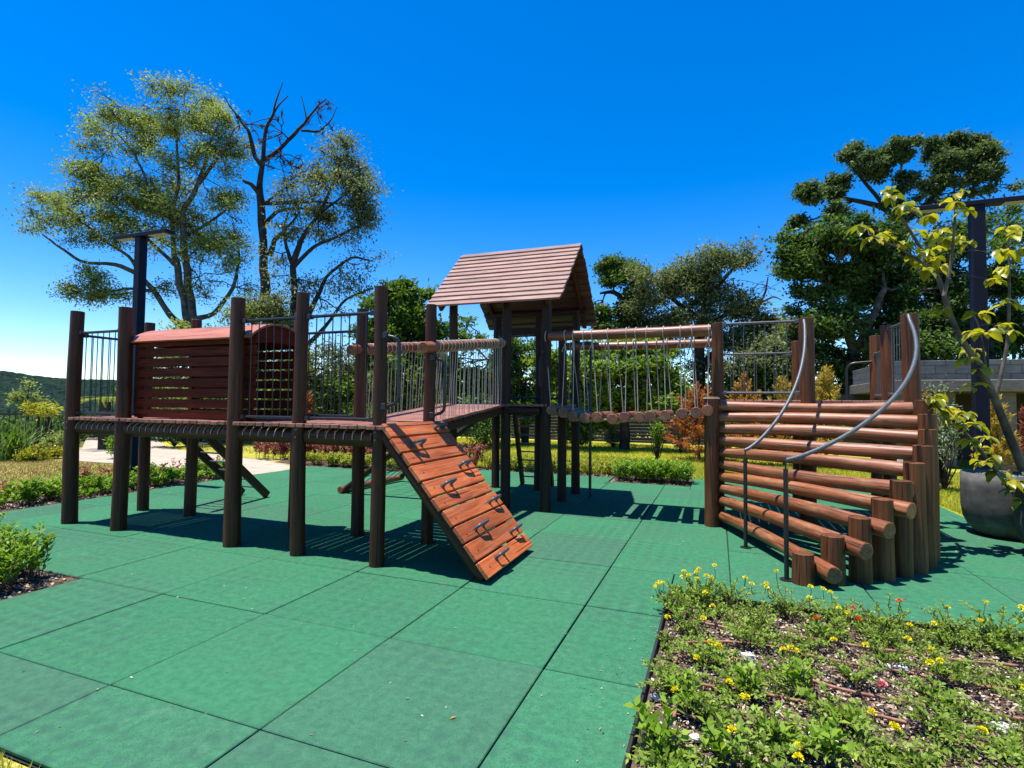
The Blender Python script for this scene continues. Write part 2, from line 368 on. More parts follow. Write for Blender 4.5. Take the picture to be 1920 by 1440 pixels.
def logpart(name, mat, parent, a, b, r0, r1=None, **k):
    m = MB(); m.log(a, b, r0, r1, **k); return m.build(name, mat, parent)
def arc(pts, n=6):                                            # rounds the corners of a polyline
    pts = [V3(*p) for p in pts]; out = [pts[0]]
    for i in range(1, len(pts)-1):
        a, b, c = pts[i-1], pts[i], pts[i+1]; d = min(0.5*np.linalg.norm(b-a), 0.5*np.linalg.norm(c-b), ARC_R)
        p, q = b+unit(a-b)*d, b+unit(c-b)*d
        for t in np.linspace(0, 1, n): out.append((1-t)**2*p+2*t*(1-t)*b+t*t*q)
    out.append(pts[-1]); return out
ARC_R = 0.05

# ================================================================== THE SETTING
def sheet(name, pts, z, mat, kind='structure'):
    m = MB(); V = [(x, y, z) for x, y in pts]; m.add(V, [tuple(range(len(V)))]); return tag(m.build(name, mat), kind=kind)
# terrain: a plateau that drops into a valley
def terrain():
    rs = [0, 6, 14, 22, 28, 34, 42, 55, 75, 100, 130, 180, 300, 600, 1500, 4000, 8000]; N = 72; V = [(0, 0, -0.06)]
    for r in rs[1:]:
        for a in range(N):
            h = -0.06 if r <= 28 else -0.06-30*(1-math.exp(-max(0, r-28)/45.0)); V.append((r*math.cos(2*math.pi*a/N), r*math.sin(2*math.pi*a/N), h))
    Fs = [(0, 1+a, 1+(a+1) % N) for a in range(N)]
    for i in range(len(rs)-2):
        for a in range(N): p = 1+i*N; Fs.append((p+a, p+N+a, p+N+(a+1) % N, p+(a+1) % N))
    m = MB(); m.add(V, Fs, smooth=True); tag(m.build('ground', 'ground_earth'), kind='structure')
terrain()
def hill():
    na, nr = 620, 190; a0, a1 = R(95), R(178); V = []
    bx = rng.random((2600, 2)); 
    az = np.linspace(a0, a1, na); rr = np.linspace(230, 620, nr); A, RR = np.meshgrid(az, rr); X = CAM[0]+RR*np.cos(A); Y = CAM[1]+RR*np.sin(A)
    t = (RR-230)/390
    prof = -34+56*np.clip(t*1.15, 0, 1)**0.75+(7*np.sin(A*9+1.0)+4*np.sin(A*23)+3*np.sin(RR*0.02+A*15))*t
    H = np.zeros_like(X)
    for k, (s, amp) in enumerate(((15.0, 9.0), (8.0, 5.0))):      # tree crowns as rounded bumps
        gx, gy = X/s, Y/s; cx, cy = np.floor(gx), np.floor(gy); best = np.full(X.shape, 9.0)
        for dx in (-1, 0, 1):
            for dy in (-1, 0, 1):
                ix, iy = cx+dx, cy+dy; h1 = np.modf(np.sin(ix*127.1+iy*311.7+k)*43758.5)[0] % 1; h2 = np.modf(np.sin(ix*269.5+iy*183.3+k)*43758.5)[0] % 1
                best = np.minimum(best, np.hypot(gx-(ix+h1), gy-(iy+h2)))
        H += amp*np.sqrt(np.clip(1-best**2, 0, 1))
    Z = prof-13+H; P = np.stack([X, Y, Z], -1).reshape(-1, 3)
    i = np.arange(nr-1)[:, None]*na+np.arange(na-1)[None, :]; q = np.stack([i, i+na, i+na+1, i+1], -1).reshape(-1)
    me = bpy.data.meshes.new('hill'); mk(me, P, q, np.full(len(q)//4, 4), np.ones(len(q)//4, bool)); me.materials.append(MATS['hill_forest'])
    tag(link('hill', me, None, V3(0, 0, 0)), kind='structure')
hill()
# planting soil, lawns, path, tile bedding
sheet('lawn', [(-15.5, 9.0), (28, 9.0), (28, 27), (-26, 27)], -0.020, 'lawn_turf')
sheet('lawn', [(6.02, -6), (28, -6), (28, 9.0), (6.02, 9.0)], -0.020, 'lawn_turf')
sheet('lawn', [(-15.5, -6), (-5.78, -6), (-5.78, 9.0), (-15.5, 9.0)], -0.020, 'lawn_dry')
sheet('lawn', [(-2.2, -6), (2.0, -6), (2.0, -0.515), (-2.2, -0.515)], -0.016, 'lawn_turf')
sheet('path', [(-5.76, 6.15), (-5.70, 7.55), (-7.4, 8.3), (-12.5, 9.6), (-20, 14.0), (-21.5, 12.6), (-15, 8.6), (-11.9, 6.35), (-8.2, 6.45)], -0.006, 'path_stone')
sheet('soil_bed', [(-6.7, -1.0), (-5.72, -1.0), (-5.72, 6.12), (-6.7, 6.12)], -0.012, 'dark_soil')
sheet('soil_bed', [(-5.7, 7.9), (-1.95, 7.9), (-1.95, 9.6), (-7.4, 9.6), (-7.2, 8.3)], -0.012, 'dark_soil')
sheet('soil_bed', [(-1.95, 8.99), (2.45, 8.99), (2.45, 9.7), (-1.95, 9.7)], -0.010, 'dark_soil')
sheet('tile_bedding', [(-5.72, -0.5), (2.0, -0.5), (2.0, -3.5), (2.6, -3.5), (2.6, 2.5), (6.0, 2.5), (6.0, 9.9), (2.45, 9.9), (2.45, 8.98), (-1.95, 8.98), (-1.95, 7.9), (-5.72, 7.9)], -0.024, 'tile_gap')
sheet('soil_bed', [(2.56, -3.5), (7.5, -3.5), (7.5, 2.46), (2.56, 2.46)], -0.010, 'dark_soil')
sheet('soil_bed', [(-6, -2.0), (-1.93, -2.0), (-1.93, 0.99), (-6, 0.99)], -0.008, 'dark_soil')
sheet('soil_bed', [(0.97, 8.36), (2.44, 8.36), (2.44, 9.0), (0.97, 9.0)], -0.007, 'dark_soil')
# rubber tiles, one metre square with open joints
def tiles():
    m = MB(); cuts = [(-9, -1.93, -9, 1.0), (2.55, 9, -9, 2.47), (0.95, 2.45, 8.35, 12)]
    for i in range(-6, 6):
        for j in range(-4, 10):
            x0, x1, y0, y1 = i, i+1, j, j+1
            if j < -1 and i not in (1, 2): continue
            if j == -1: y0 = -0.5
            if i == -6: x0 = -5.71
            if j >= 8 and i < -2: continue
            if j == 7 and i < -2: y1 = 7.88
            if j == 8 and i < 2: y1 = 8.97
            if j >= 9 and i < 2: continue
            if j == 9: y1 = 9.9
            rects = [(x0, x1, y0, y1)]
            if j == -1 and i == 2: rects = [(2, 2.54, -1, 0)]
            if j == -1 and i == 1: rects = [(1, 2, -0.5, 0)]
            if j < -1: rects = [(2, 2.54, j, j+1)] if i == 2 else []
            for cx0, cx1, cy0, cy1 in cuts:
                nr_ = []
                for a, b, c, d in rects:
                    if b <= cx0 or a >= cx1 or d <= cy0 or c >= cy1: nr_.append((a, b, c, d)); continue
                    if a < cx0: nr_.append((a, cx0, c, d))
                    if b > cx1: nr_.append((cx1, b, c, d))
                    if c < cy0: nr_.append((max(a, cx0), min(b, cx1), c, cy0))
                    if d > cy1: nr_.append((max(a, cx0), min(b, cx1), cy1, d))
                rects = nr_
            q = random.random(); dz = random.uniform(-0.002, 0.002)
            for a, b, c, d in rects:
                g = random.uniform(0.002, 0.0065)
                if b-a < 0.03 or d-c < 0.03: continue
                m.box(((a+b)/2, (c+d)/2, -0.01+dz), (b-a-2*g, d-c-2*g, 0.02), bev=0.004, rnd=q)
    tag(m.build('rubber_tile_floor', 'rubber_tile'), kind='structure')
tiles()
def edging(name, label, pts, h=0.035, closed=False):
    m = MB()
    for (a, b) in zip(pts[:-1], pts[1:]):
        a, b = V3(*a, 0), V3(*b, 0); u, v, d = unit(b-a), None, None; s_ = np.cross(V3(0, 0, 1), u)
        m.box((a+b)/2+V3(0, 0, h/2-0.02), (np.linalg.norm(b-a)+0.012, 0.016, h), [u, s_, V3(0, 0, 1)], bev=0.002)
    return tag(m.build(name, 'edging'), label, 'edging')
edging('bed_edging', 'black plastic edging strip around the flower bed in front', [(2.552, -3.4), (2.552, 2.462), (7.5, 2.462)], 0.055)
edging('bed_edging', 'short black edging strip along the hedge patch at lower left', [(-6, 0.995), (-1.927, 0.995), (-1.927, -0.5)], 0.02)

# ================================================================== THE PLAYGROUND (one thing)
play = thing('wooden_playground', 'large brown log playground with roofed tower, bridges, ramp and curved stairs', 'playground', (0, 3, 0))
DZ = 1.25
FX = [(-4.235, .08, .069), (-3.377, .078, .072), (-1.668, .082, .070), (-0.83, .068, .060), (0.06, .066, .058)]
BX = [(-4.215, .07, .062), (-3.35, .07, .062), (-1.68, .066, .06), (-0.79, .072, .062), (0.08, .066, .056)]
# --- main platform
m = MB(); x = -4.30
while x < 0.10:
    wd = random.uniform(0.086, 0.094); m.box((x+wd/2, 2.615, DZ-0.018+random.uniform(-.003, .003)), (wd, 0.99+random.uniform(-.015, .015), 0.036), bev=0.004); x += wd+0.0095
deck = m.build('platform', 'wood_deck', play)
for (x, r0, r1) in FX: logpart('post', 'wood_post', deck, (x, 2.2, -0.02), (x-0.01, 2.2, 2.505), r0, r1, wob=.04, bend=.012, rings=14)
for (x, r0, r1) in BX: logpart('post', 'wood_post', deck, (x, 3.05, -0.02), (x+0.01, 3.05, 2.49), r0, r1, wob=.04, bend=.012, rings=14)
for y in (2.235, 3.015):
    for a, b in ((-4.17, -3.45), (-3.30, -1.75), (-1.59, -0.9), (-0.76, 0.0)):
        logpart('beam', 'wood_post', deck, (a, y, 1.125), (b, y, 1.125), .078, .074, wob=.04)
for x in (-4.22, -3.36, -1.67, -.81, .07): one(lambda m: m.log((x, 2.28, 1.13), (x, 2.96, 1.13), .055, .05), 'joist', 'wood_post', deck)
for a, b in ((-4.17, -3.45), (-3.28, -1.76), (-1.58, -0.91), (-0.75, 0.0)):
    n_ = int((b-a)/0.098)
    for i in range(n_):
        m = MB(); m.ring((a+0.06+i*(b-a-0.06)/n_, 2.235, 1.125), (1, 0, 0), 0.081, 0.0036, 10, 5, math.pi*.42, math.pi*.62); m.build('lashing', 'rope_tan', deck)
def railing(parent, a, b, ztop, zbot, n, mid=None, mat='black_metal', name='railing'):
    a, b = V3(*a), V3(*b); m = MB()
    m.tube([(*a[:2], ztop), (*b[:2], ztop)], 0.0155, 10); m.tube([(*a[:2], zbot), (*b[:2], zbot)], 0.0155, 10)
    for i in range(1, n+1):
        p = a+(b-a)*i/(n+1); m.tube([(*p[:2], zbot), (*p[:2], ztop)], 0.0055, 6, False)
    if mid: m.tube([(*a[:2], mid), (*b[:2], mid)], 0.009, 8)
    for p, q in ((a, b), (b, a)):
        for z in (ztop, zbot): c = p+unit(q-p)*0.012; m.box((c[0], c[1], z), (0.05, 0.05, 0.045), bev=.003)
    return m.build(name, 'rail_metal' if mat == 'rail' else mat, parent)
railing(deck, (-4.165, 2.2), (-3.45, 2.2), 2.245, 1.30, 6)
railing(deck, (-1.585, 2.2), (-0.895, 2.2), 2.27, 1.30, 6)
railing(deck, (-0.765, 2.2), (-0.005, 2.2), 2.272, 1.30, 7)
railing(deck, (-4.225, 2.27), (-4.225, 2.98), 2.225, 1.30, 6)
railing(deck, (-1.61, 3.05), (-0.86, 3.05), 2.25, 1.30, 7)
for x in (-4.235, -3.377, -1.668, -0.83, 0.06):
    for z in (1.12, 1.19): one(lambda m: m.tube([(x+.01, 2.2-.082, z), (x+.01, 2.2-.066, z)], .009, 8), 'bolt', 'grey_metal', deck)
# --- tunnel
def tunwalls(m):
    for y in (2.30, 2.955):
        for i in range(8):
            z = DZ+0.012+0.0475+i*0.1135; m.box((-2.42, y, z), (1.80, 0.022, 0.094), bev=.004)
    for x in (-3.26, -1.60):
        for y in (2.32, 2.935): m.box((x, y, 1.70), (0.07, 0.022, 0.90), bev=.003)
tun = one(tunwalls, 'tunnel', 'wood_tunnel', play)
def tunroof(m):
    c = 2.627; hw = 0.42; rise = 0.18; rad = (hw*hw+rise*rise)/(2*rise); zc = 2.115+rise-rad; th = math.asin(hw/rad); n_ = 18
    for k in range(n_):                                       # narrow curved boards side by side
        t0, t1 = -th+2*th*k/n_, -th+2*th*(k+1)/n_-0.0015
        x0, x1 = -3.36, -1.52; V = []
        for xx in (x0, x1):
            for rr in (rad, rad-0.02):
                for tt in (t0, t1): V.append((xx, c+rr*math.sin(tt), zc+rr*math.cos(tt)))
        m.add(V, [(0, 1, 5, 4), (3, 2, 6, 7), (0, 4, 6, 2), (1, 3, 7, 5), (0, 2, 3, 1), (4, 5, 7, 6)], [(v[1], v[2], v[0]) for v in V], 0.5)
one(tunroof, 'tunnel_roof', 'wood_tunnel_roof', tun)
def gable(m, xx):
    c = 2.627; hw = 0.40; rise = 0.165; rad = (hw*hw+rise*rise)/(2*rise); zc = 2.105+rise-rad; th = math.asin(hw/rad)
    top = [(c+rad*math.sin(t), zc+rad*math.cos(t)) for t in np.linspace(-th, th, 16)]; poly = top+[(c+hw, 2.085), (c-hw, 2.085)]
    n_ = len(poly); V = [(xx-.012, y, z) for y, z in poly]+[(xx+.012, y, z) for y, z in poly]
    m.add(V, [tuple(range(n_))[::-1], tuple(range(n_, 2*n_))]+[(i, (i+1) % n_, n_+(i+1) % n_, n_+i) for i in range(n_)], [(v[0], v[2], v[1]) for v in V], .4)
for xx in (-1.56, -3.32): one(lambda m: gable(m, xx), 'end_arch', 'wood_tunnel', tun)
# --- climbing ramp
RA, RB = V3(0.115, 0, 1.245), V3(1.165, 0, 0.035); RD = unit(RB-RA); RN = V3(-RD[2], 0, RD[0]); RN = RN if RN[2] > 0 else -RN
RL = np.linalg.norm(RB-RA)
def rampplanks(m):
    hts = [.150, .150, .118, .158, .150, .118, .150, .150, .158, .150]; g = (RL-sum(hts))/9; s_ = 0
    for i, h in enumerate(hts):
        c = RA+RD*(s_+h/2)+RN*0.02; c[1] = 2.665+random.uniform(-.012, .012)
        m.box(c, (h, 1.10, 0.04), [RD, V3(0, 1, 0), RN], bev=.006); s_ += h+g
rmp = one(rampplanks, 'climbing_ramp', 'wood_ramp', play)
for i in range(10):
    for y in (2.22, 3.11): one(lambda m: [m.tube([RA+RD*(.075+i*.162+k)+RN*.039+V3(0, y+k*.3, 0), RA+RD*(.075+i*.162+k)+RN*.042+V3(0, y+k*.3, 0)], .0075, 8) for k in (0,)], 'screw_head', 'black_metal', rmp)
for y in (2.23, 3.10):
    logpart('stringer', 'wood_post', rmp, RA+RN*-.065+RD*.02+V3(0, y, 0), RB+RN*-.065-RD*.03+V3(0, y, 0), .058, .062, wob=.03)
def handle(parent, s_, y):
    c = RA+RD*s_+RN*0.04+V3(0, y, 0); m = MB(); Y = V3(0, 1, 0)
    global ARC_R; ARC_R = .03
    m.tube(arc([c-Y*.080, c-Y*.080+RN*.060, c+Y*.080+RN*.080, c+Y*.080]), .0145, 10)
    for t in (-.080, .080): m.tube([c+Y*t-RN*.001, c+Y*t+RN*.008], .024, 12)
    ARC_R = .05
    return m.build('grip', 'grey_grip', parent)
plain('grey_grip', (0.075, 0.078, 0.085), 0.4, 0.1)
for s_, y in ((.10, 3.02), (.27, 2.40), (.575, 2.97), (.732, 2.43), (1.029, 3.03), (1.199, 2.47), (1.38, 3.02), (1.50, 2.47)): handle(rmp, s_, y)
# --- grab handles on the two posts of the ramp gate
ARC_R = .08
def grab(parent, p, d, z0, z1, out=.13, mat='black_metal'):
    p, d = V3(*p), unit(V3(*d)); m = MB()
    m.tube(arc([(*p[:2], z1), tuple((p+d*out)[:2])+(z1-.03,), tuple((p+d*out)[:2])+(z0+.03,), (*p[:2], z0)], 8), .0165, 10)
    for z in (z0, z1): m.box((p[0], p[1], z), (.05, .05, .06), bev=.004)
    return m.build('grab_handle', mat, parent)
grab(deck, (0.115, 2.19, 0), (1, .25, 0), 1.42, 2.06); grab(deck, (0.13, 3.03, 0), (1, .25, 0), 1.33, 1.93)
ARC_R = .05
# --- access ladder behind the platform
def ladder(parent, foot, top, half, n, rr=.05, axis=(1, 0, 0), name='ladder', box=True, mat='wood_post'):
    foot, top, ax = V3(*foot), V3(*top), V3(*axis); m = MB(); d = unit(top-foot); nn = np.cross(d, ax)
    for s_ in (-1, 1):
        c = (foot+top)/2+ax*half*s_
        m.box(c, (np.linalg.norm(top-foot), .055, .11), [d, ax, nn], bev=.006)
    ob = m.build(name, mat, parent)
    m = MB()
    for i in range(1, n+1): c = foot+(top-foot)*i/(n+1); m.tube([c-ax*half, c+ax*half], .013, 8)
    m.build('rungs', 'rail_metal', ob); return ob
ladder(play, (-3.74, 4.44, 0.03), (-3.74, 3.20, 1.14), .25, 7)
# --- rope bridge up to the tower
def bz(y): return 1.262+(y-3.1)/2.0*0.20
m = MB(); y = 3.115
while y < 5.03:
    wd = random.uniform(.115, .13); m.box((-0.345, y+wd/2, bz(y+wd/2)-.018), (0.97+random.uniform(-.02, .02), wd, .036), [V3(1, 0, 0), unit(V3(0, 1, .1)), unit(V3(0, -.1, 1))], bev=.004); y += wd+.009
bri = m.build('rope_bridge', 'wood_deck', play)
for x in (-.74, .05): logpart('beam', 'wood_post', bri, (x, 3.14, bz(3.1)-.10), (x+.02, 5.04, bz(5.06)-.10), .06, .055)
NR0, NR1 = V3(.115, 2.86, 2.02), V3(.10, 5.05, 2.31); FR0, FR1 = V3(-.80, 2.88, 2.02), V3(-.73, 5.05, 2.30)
for a, b, xe in ((NR0, NR1, .105), (FR0, FR1, -.80)):
    o = logpart('handrail', 'wood_rail', bri, a, b, .058, .055, wob=.05, bend=.01, rings=14)
    for i in range(22):
        t = .10+.86*(i/21)+random.uniform(-.016, .016); c = a+(b-a)*t; m = MB(); m.ring(c, (b-a)+V3(random.uniform(-.2, .2), 0, random.uniform(-.1, .1)), .0625, .0062, 14, 6); m.build('lashing', 'rope', bri)
    for i in range(27):
        yt = 3.16+i*.070+random.uniform(-.012, .012); t = (yt-a[1])/(b[1]-a[1]); tp = a+(b-a)*t-V3(0, 0, .06); yb = yt+random.uniform(-.03, .03)
        m = MB(); mid = (tp+V3(xe, yb, bz(yb)))/2+V3(random.uniform(-.008, .008), random.uniform(-.012, .012), 0)
        m.tube([tp, mid, (xe, yb, bz(yb)-.03)], .0048, 5, False); m.build('rope', 'rope', bri)
# --- roofed tower
TZ = 1.46
m = MB(); x = -.78
while x < .74: m.box((x+.047, 5.95, TZ-.018), (.092, 1.78, .036), bev=.004); x += .102
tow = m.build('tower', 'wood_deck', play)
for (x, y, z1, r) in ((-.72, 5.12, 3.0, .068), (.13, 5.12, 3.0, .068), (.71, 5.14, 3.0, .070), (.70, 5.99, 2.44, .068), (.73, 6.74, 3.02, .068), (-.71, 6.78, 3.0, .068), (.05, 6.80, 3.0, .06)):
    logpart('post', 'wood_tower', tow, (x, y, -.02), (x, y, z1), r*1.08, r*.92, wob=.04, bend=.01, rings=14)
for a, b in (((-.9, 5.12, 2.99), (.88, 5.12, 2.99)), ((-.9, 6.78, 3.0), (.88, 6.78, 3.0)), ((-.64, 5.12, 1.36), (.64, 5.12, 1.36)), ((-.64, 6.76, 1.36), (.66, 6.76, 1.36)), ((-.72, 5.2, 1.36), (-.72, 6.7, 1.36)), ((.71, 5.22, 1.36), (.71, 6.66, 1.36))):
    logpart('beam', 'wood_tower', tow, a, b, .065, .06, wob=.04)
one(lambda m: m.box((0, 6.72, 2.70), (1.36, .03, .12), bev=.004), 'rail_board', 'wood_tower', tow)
def slope(m, y1, z1, n_, gap=False):
    ridge = V3(0, 5.95, 3.885); eave = V3(0, y1, z1); d = unit(eave-ridge); L = np.linalg.norm(eave-ridge); nn = np.cross(V3(1, 0, 0), d); nn = nn if nn[2] > 0 else -nn
    for i in range(n_):
        c = ridge+d*(L*(i+.5)/n_+.002)+nn*(.004+random.uniform(-.002, .002)); dd = unit(d+nn*.17); n2 = np.cross(V3(1, 0, 0), dd); n2 = n2 if n2[2] > 0 else -n2
        wd = L/n_+(.012 if not gap or i % 4 else -.012); m.box(c+V3(random.uniform(-.008, .008), 0, 0), (2.0, wd, .028), [V3(1, 0, 0), dd, n2], bev=.002)
roof = one(lambda m: slope(m, 4.80, 2.835, 13), 'roof', 'wood_roof', tow)
m = MB(); slope(m, 7.1, 2.80, 13, True); m.build('roof', 'wood_roof_far', tow)
def rafters(m):
    for x in (-.80, .80):
        for y1, z1 in ((4.86, 2.84), (7.04, 2.81)):
            a, b = V3(x, 5.95, 3.80), V3(x, y1, z1-.03); d = unit(b-a); m.box((a+b)/2, (.05, .09, np.linalg.norm(b-a)), [V3(1, 0, 0), np.cross(d, V3(1, 0, 0)), d], bev=.004)
    m.box((0, 5.95, 3.76), (1.8, .05, .12), bev=.004)
one(rafters, 'rafters', 'wood_tunnel_dark', tow) if False else None
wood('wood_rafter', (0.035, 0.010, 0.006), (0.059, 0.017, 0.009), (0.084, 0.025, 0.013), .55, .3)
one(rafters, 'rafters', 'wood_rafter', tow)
railing(tow, (-.64, 6.70), (.66, 6.70), 2.62, 1.56, 9)
grab(tow, (.665, 5.2, 0), (-1, .3, 0), 1.68, 2.12, .075)
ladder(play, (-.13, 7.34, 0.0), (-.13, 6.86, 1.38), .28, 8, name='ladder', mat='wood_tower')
ARC_R = .04
one(lambda m: m.tube(arc([(.76, 6.62, 2.45), (1.02, 6.51, 2.45), (1.02, 6.51, 0)]), .023, 10), 'sliding_pole', 'black_metal', play)
ARC_R = .05
# --- climbing net on the far side of the tower
net = logpart('climbing_net', 'wood_rail', play, (-2.72, 5.16, .06), (-2.60, 6.78, .07), .055, .05)
logpart('side_rail', 'wood_tower', net, (-2.66, 5.24, .08), (-.80, 5.16, 1.36), .045); logpart('side_rail', 'wood_tower', net, (-2.60, 6.70, .08), (-.80, 6.72, 1.36), .045)
def netm(m):
    A, B, C, D = V3(-2.66, 5.24, .1), V3(-.8, 5.16, 1.36), V3(-2.6, 6.7, .1), V3(-.8, 6.72, 1.36)
    for i in range(1, 8): t = i/8; m.tube([A+(B-A)*t, C+(D-C)*t], .006, 5, False)
    for i in range(1, 7): t = i/7; m.tube([A+(C-A)*t, B+(D-B)*t], .006, 5, False)
one(netm, 'net', 'black_metal', net)
# --- hanging log bridge
LX = [(.80, 1.375), (.96, 1.345), (1.11, 1.30), (1.27, 1.285), (1.44, 1.295), (1.62, 1.275), (1.80, 1.30), (1.96, 1.305), (2.13, 1.315), (2.30, 1.33), (2.49, 1.355), (2.65, 1.37), (2.79, 1.40)]
def cables(m):
    for y in (5.14, 5.92): m.tube([(x, y, z-.02) for x, z in [(.72, 1.40)]+LX+[(2.88, 1.42)]], .010, 6)
lb = one(cables, 'log_bridge', 'rope', play)
for i, (x, z) in enumerate(LX):
    logpart('log', 'wood_rail', lb, (x+random.uniform(-.02, .02), 5.02+random.uniform(-.02, .02), z), (x+random.uniform(-.03, .03), 6.04, z+.005), .070, .066, wob=.04)
logpart('handrail', 'wood_rail', lb, (.76, 5.10, 2.385), (2.83, 5.10, 2.385), .066, .07, wob=.04, bend=.008, rings=14)
logpart('handrail', 'wood_rail', lb, (.72, 6.0, 2.34), (2.83, 6.02, 2.33), .06, .06, wob=.04, bend=.01, rings=14)
for i, (x, z) in enumerate(LX):
    for yb, yt, zt, r in ((5.06, 5.10, 2.385, .068), (6.0, 6.0, 2.34, .062)):
        m = MB(); xt = x+random.uniform(-.09, .05); m.ring((xt, yt, zt), (1, random.uniform(-.1, .1), random.uniform(-.1, .1)), r+.006, .0065, 14, 6)
        m.tube([(xt, yt-.0, zt-r), (xt+random.uniform(-.01, .01), yt, zt-r-.10), ((xt+x)/2, (yt+yb)/2, (zt+z)/2), (x, yb, z+.07)], .0062, 6, False)
        m.tube([(xt-.008, yt-.005, zt-r-.04), (xt+.004, yt-.008, zt-r-.13)], .011, 6)
        m.tube([(xt, yt-.01, zt-r-.05), (xt-.03, yt-.02, zt-r-.11), (xt-.045, yt-.02, zt-r-.15)], .005, 5)
        m.build('rope', 'rope', lb)
# --- curved log staircase
C0 = V3(2.85, 5.13, 0)
st = logpart('curved_staircase', 'wood_column', play, (2.835, 5.13, -.02), (2.835, 5.13, 1.57), .088, .084, wob=.04)
m = MB(); m.ring((2.835, 5.13, 1.55), (0, 0, 1), .092, .007, 18, 6); m.build('lashing', 'rope_tan', st)
NS = 10
for i in range(NS):
    th = R(-70+7.0*i); e = V3(math.cos(th), math.sin(th), 0); pn = V3(-e[1], e[0], 0); zt = .245+.1435*i
    cr = random.uniform(.078, .088); pc = C0+e*2.08
    logpart('post', 'wood_column', st, (pc[0], pc[1], -.02), (pc[0], pc[1], zt), cr*1.05, cr*.95, wob=.06, seg=16)
    a = C0+e*.0+pn*.10; b = C0+e*(2.26 if i < 2 else 2.22 if i < 4 else 2.10 if i < 6 else 2.0)+pn*(.150 if i < 4 else .13); zz = zt-.085
    if i == 0: zz = .12
    a = a+e*.02; logpart('step_log', 'wood_step', st, (a[0], a[1], zz+.01), (b[0], b[1], zz), .062, .067, wob=.08, bend=.02, rings=18, seg=18)
def helix(r, t0, t1, z0, z1, n_=26):
    P = []
    for k in range(n_):
        t = t0+(t1-t0)*k/(n_-1); f = k/(n_-1); z = z0+(z1-z0)*(f**1.25); P.append((C0[0]+r*math.cos(R(t)), C0[1]+r*math.sin(R(t)), z))
    return P
for r, t0, foot in ((1.0, -71.5, (3.17, 4.19)), (2.0, -73.0, (3.44, 3.21))):
    P = helix(r, t0, -3, 1.0, 2.40 if r > 1.5 else 2.40); end = P[-1]; P += [(end[0]+.0, end[1]+.05, 2.47)]
    h = one(lambda m: m.tube(P, .018, 12), 'handrail', 'grey_metal', st)
    def pole(m):
        m.tube([(foot[0], foot[1], 0), (foot[0], foot[1], .93)], .019, 12); m.tube([(foot[0], foot[1], .93), (foot[0], foot[1], 1.02)], .007, 8); m.tube([(foot[0], foot[1], 0.001), (foot[0], foot[1], .008)], .055, 16)
    m = MB(); pole(m); m.build('handrail_pole', 'black_metal', h)
# --- lookout platform at the top of the stairs
LZ = 1.535
m = MB(); x = 2.80
while x < 4.98: m.box((x+.05, 6.07, LZ-.02), (.094, 1.72, .04), bev=.004); x += .103
lk = m.build('lookout_platform', 'wood_deck', play)
for (x, y, z1, r) in ((2.905, 5.27, 2.49, .072), (3.885, 5.24, 2.50, .086), (4.905, 5.24, 2.50, .086), (3.98, 6.05, 2.41, .068), (4.895, 6.05, 2.49, .075), (2.90, 6.05, 2.36, .068), (3.985, 6.92, 2.42, .062), (4.97, 6.92, 2.46, .072), (2.92, 6.92, 2.4, .062)):
    logpart('post', 'wood_column', lk, (x, y, -.02), (x, y, z1), r*1.05, r*.95, wob=.05, bend=.01, rings=14)
for a, b in (((2.95, 5.29, 1.43), (4.85, 5.29, 1.43)), ((2.95, 6.88, 1.43), (4.9, 6.88, 1.43)), ((2.98, 6.05, 1.43), (4.85, 6.05, 1.43))): logpart('beam', 'wood_tower', lk, a, b, .06)
railing(lk, (2.97, 5.24), (3.80, 5.24), 2.475, 1.62, 6, mat='rail'); railing(lk, (2.98, 6.92), (3.93, 6.92), 2.25, 1.66, 7, mat='rail')
railing(lk, (4.91, 5.32), (4.90, 5.98), 2.44, 1.62, 6, mat='rail'); railing(lk, (4.90, 6.12), (4.96, 6.85), 2.2, 1.62, 6, mat='rail')
ARC_R = .12
one(lambda m: m.tube(arc([(4.62, 6.92, 1.5), (4.62, 6.92, 2.08), (4.92, 6.88, 2.10)], 8), .016, 10), 'slide_handle', 'black_metal', lk)
ARC_R = .05

# ================================================================== LAMPS, PLANTERS, BUILDING, FENCE
def lamp(label, loc, h, half, wd=.155):
    t = thing('street_lamp', label, 'street lamp', loc, 'tall black T-shaped street lamps'); x, y = loc[0], loc[1]
    one(lambda m: m.box((x, y, h/2), (wd, wd, h), bev=.008), 'pole', 'lamp_metal', t)
    hd = one(lambda m: m.box((x+.05, y, h+.035), (2*half, .17, .065), bev=.008), 'lamp_head', 'lamp_metal', t)
    for s_ in (-1, 1): one(lambda m: m.box((x+.05+s_*half*.6, y, h+.0005), (half*.62, .13, .006)), 'lens', 'lamp_lens', hd)
    one(lambda m: m.box((x, y, .01), (.34, .34, .02), bev=.003), 'base_plate', 'lamp_metal', t)
lamp('tall black T-shaped lamp rising behind the left end of the wooden platform', (-6.41, 4.37, 0), 4.27, .66, .14)
lamp('tall black T-shaped lamp rising behind the round concrete planter', (6.22, 7.12, 0), 4.22, .80, .15)
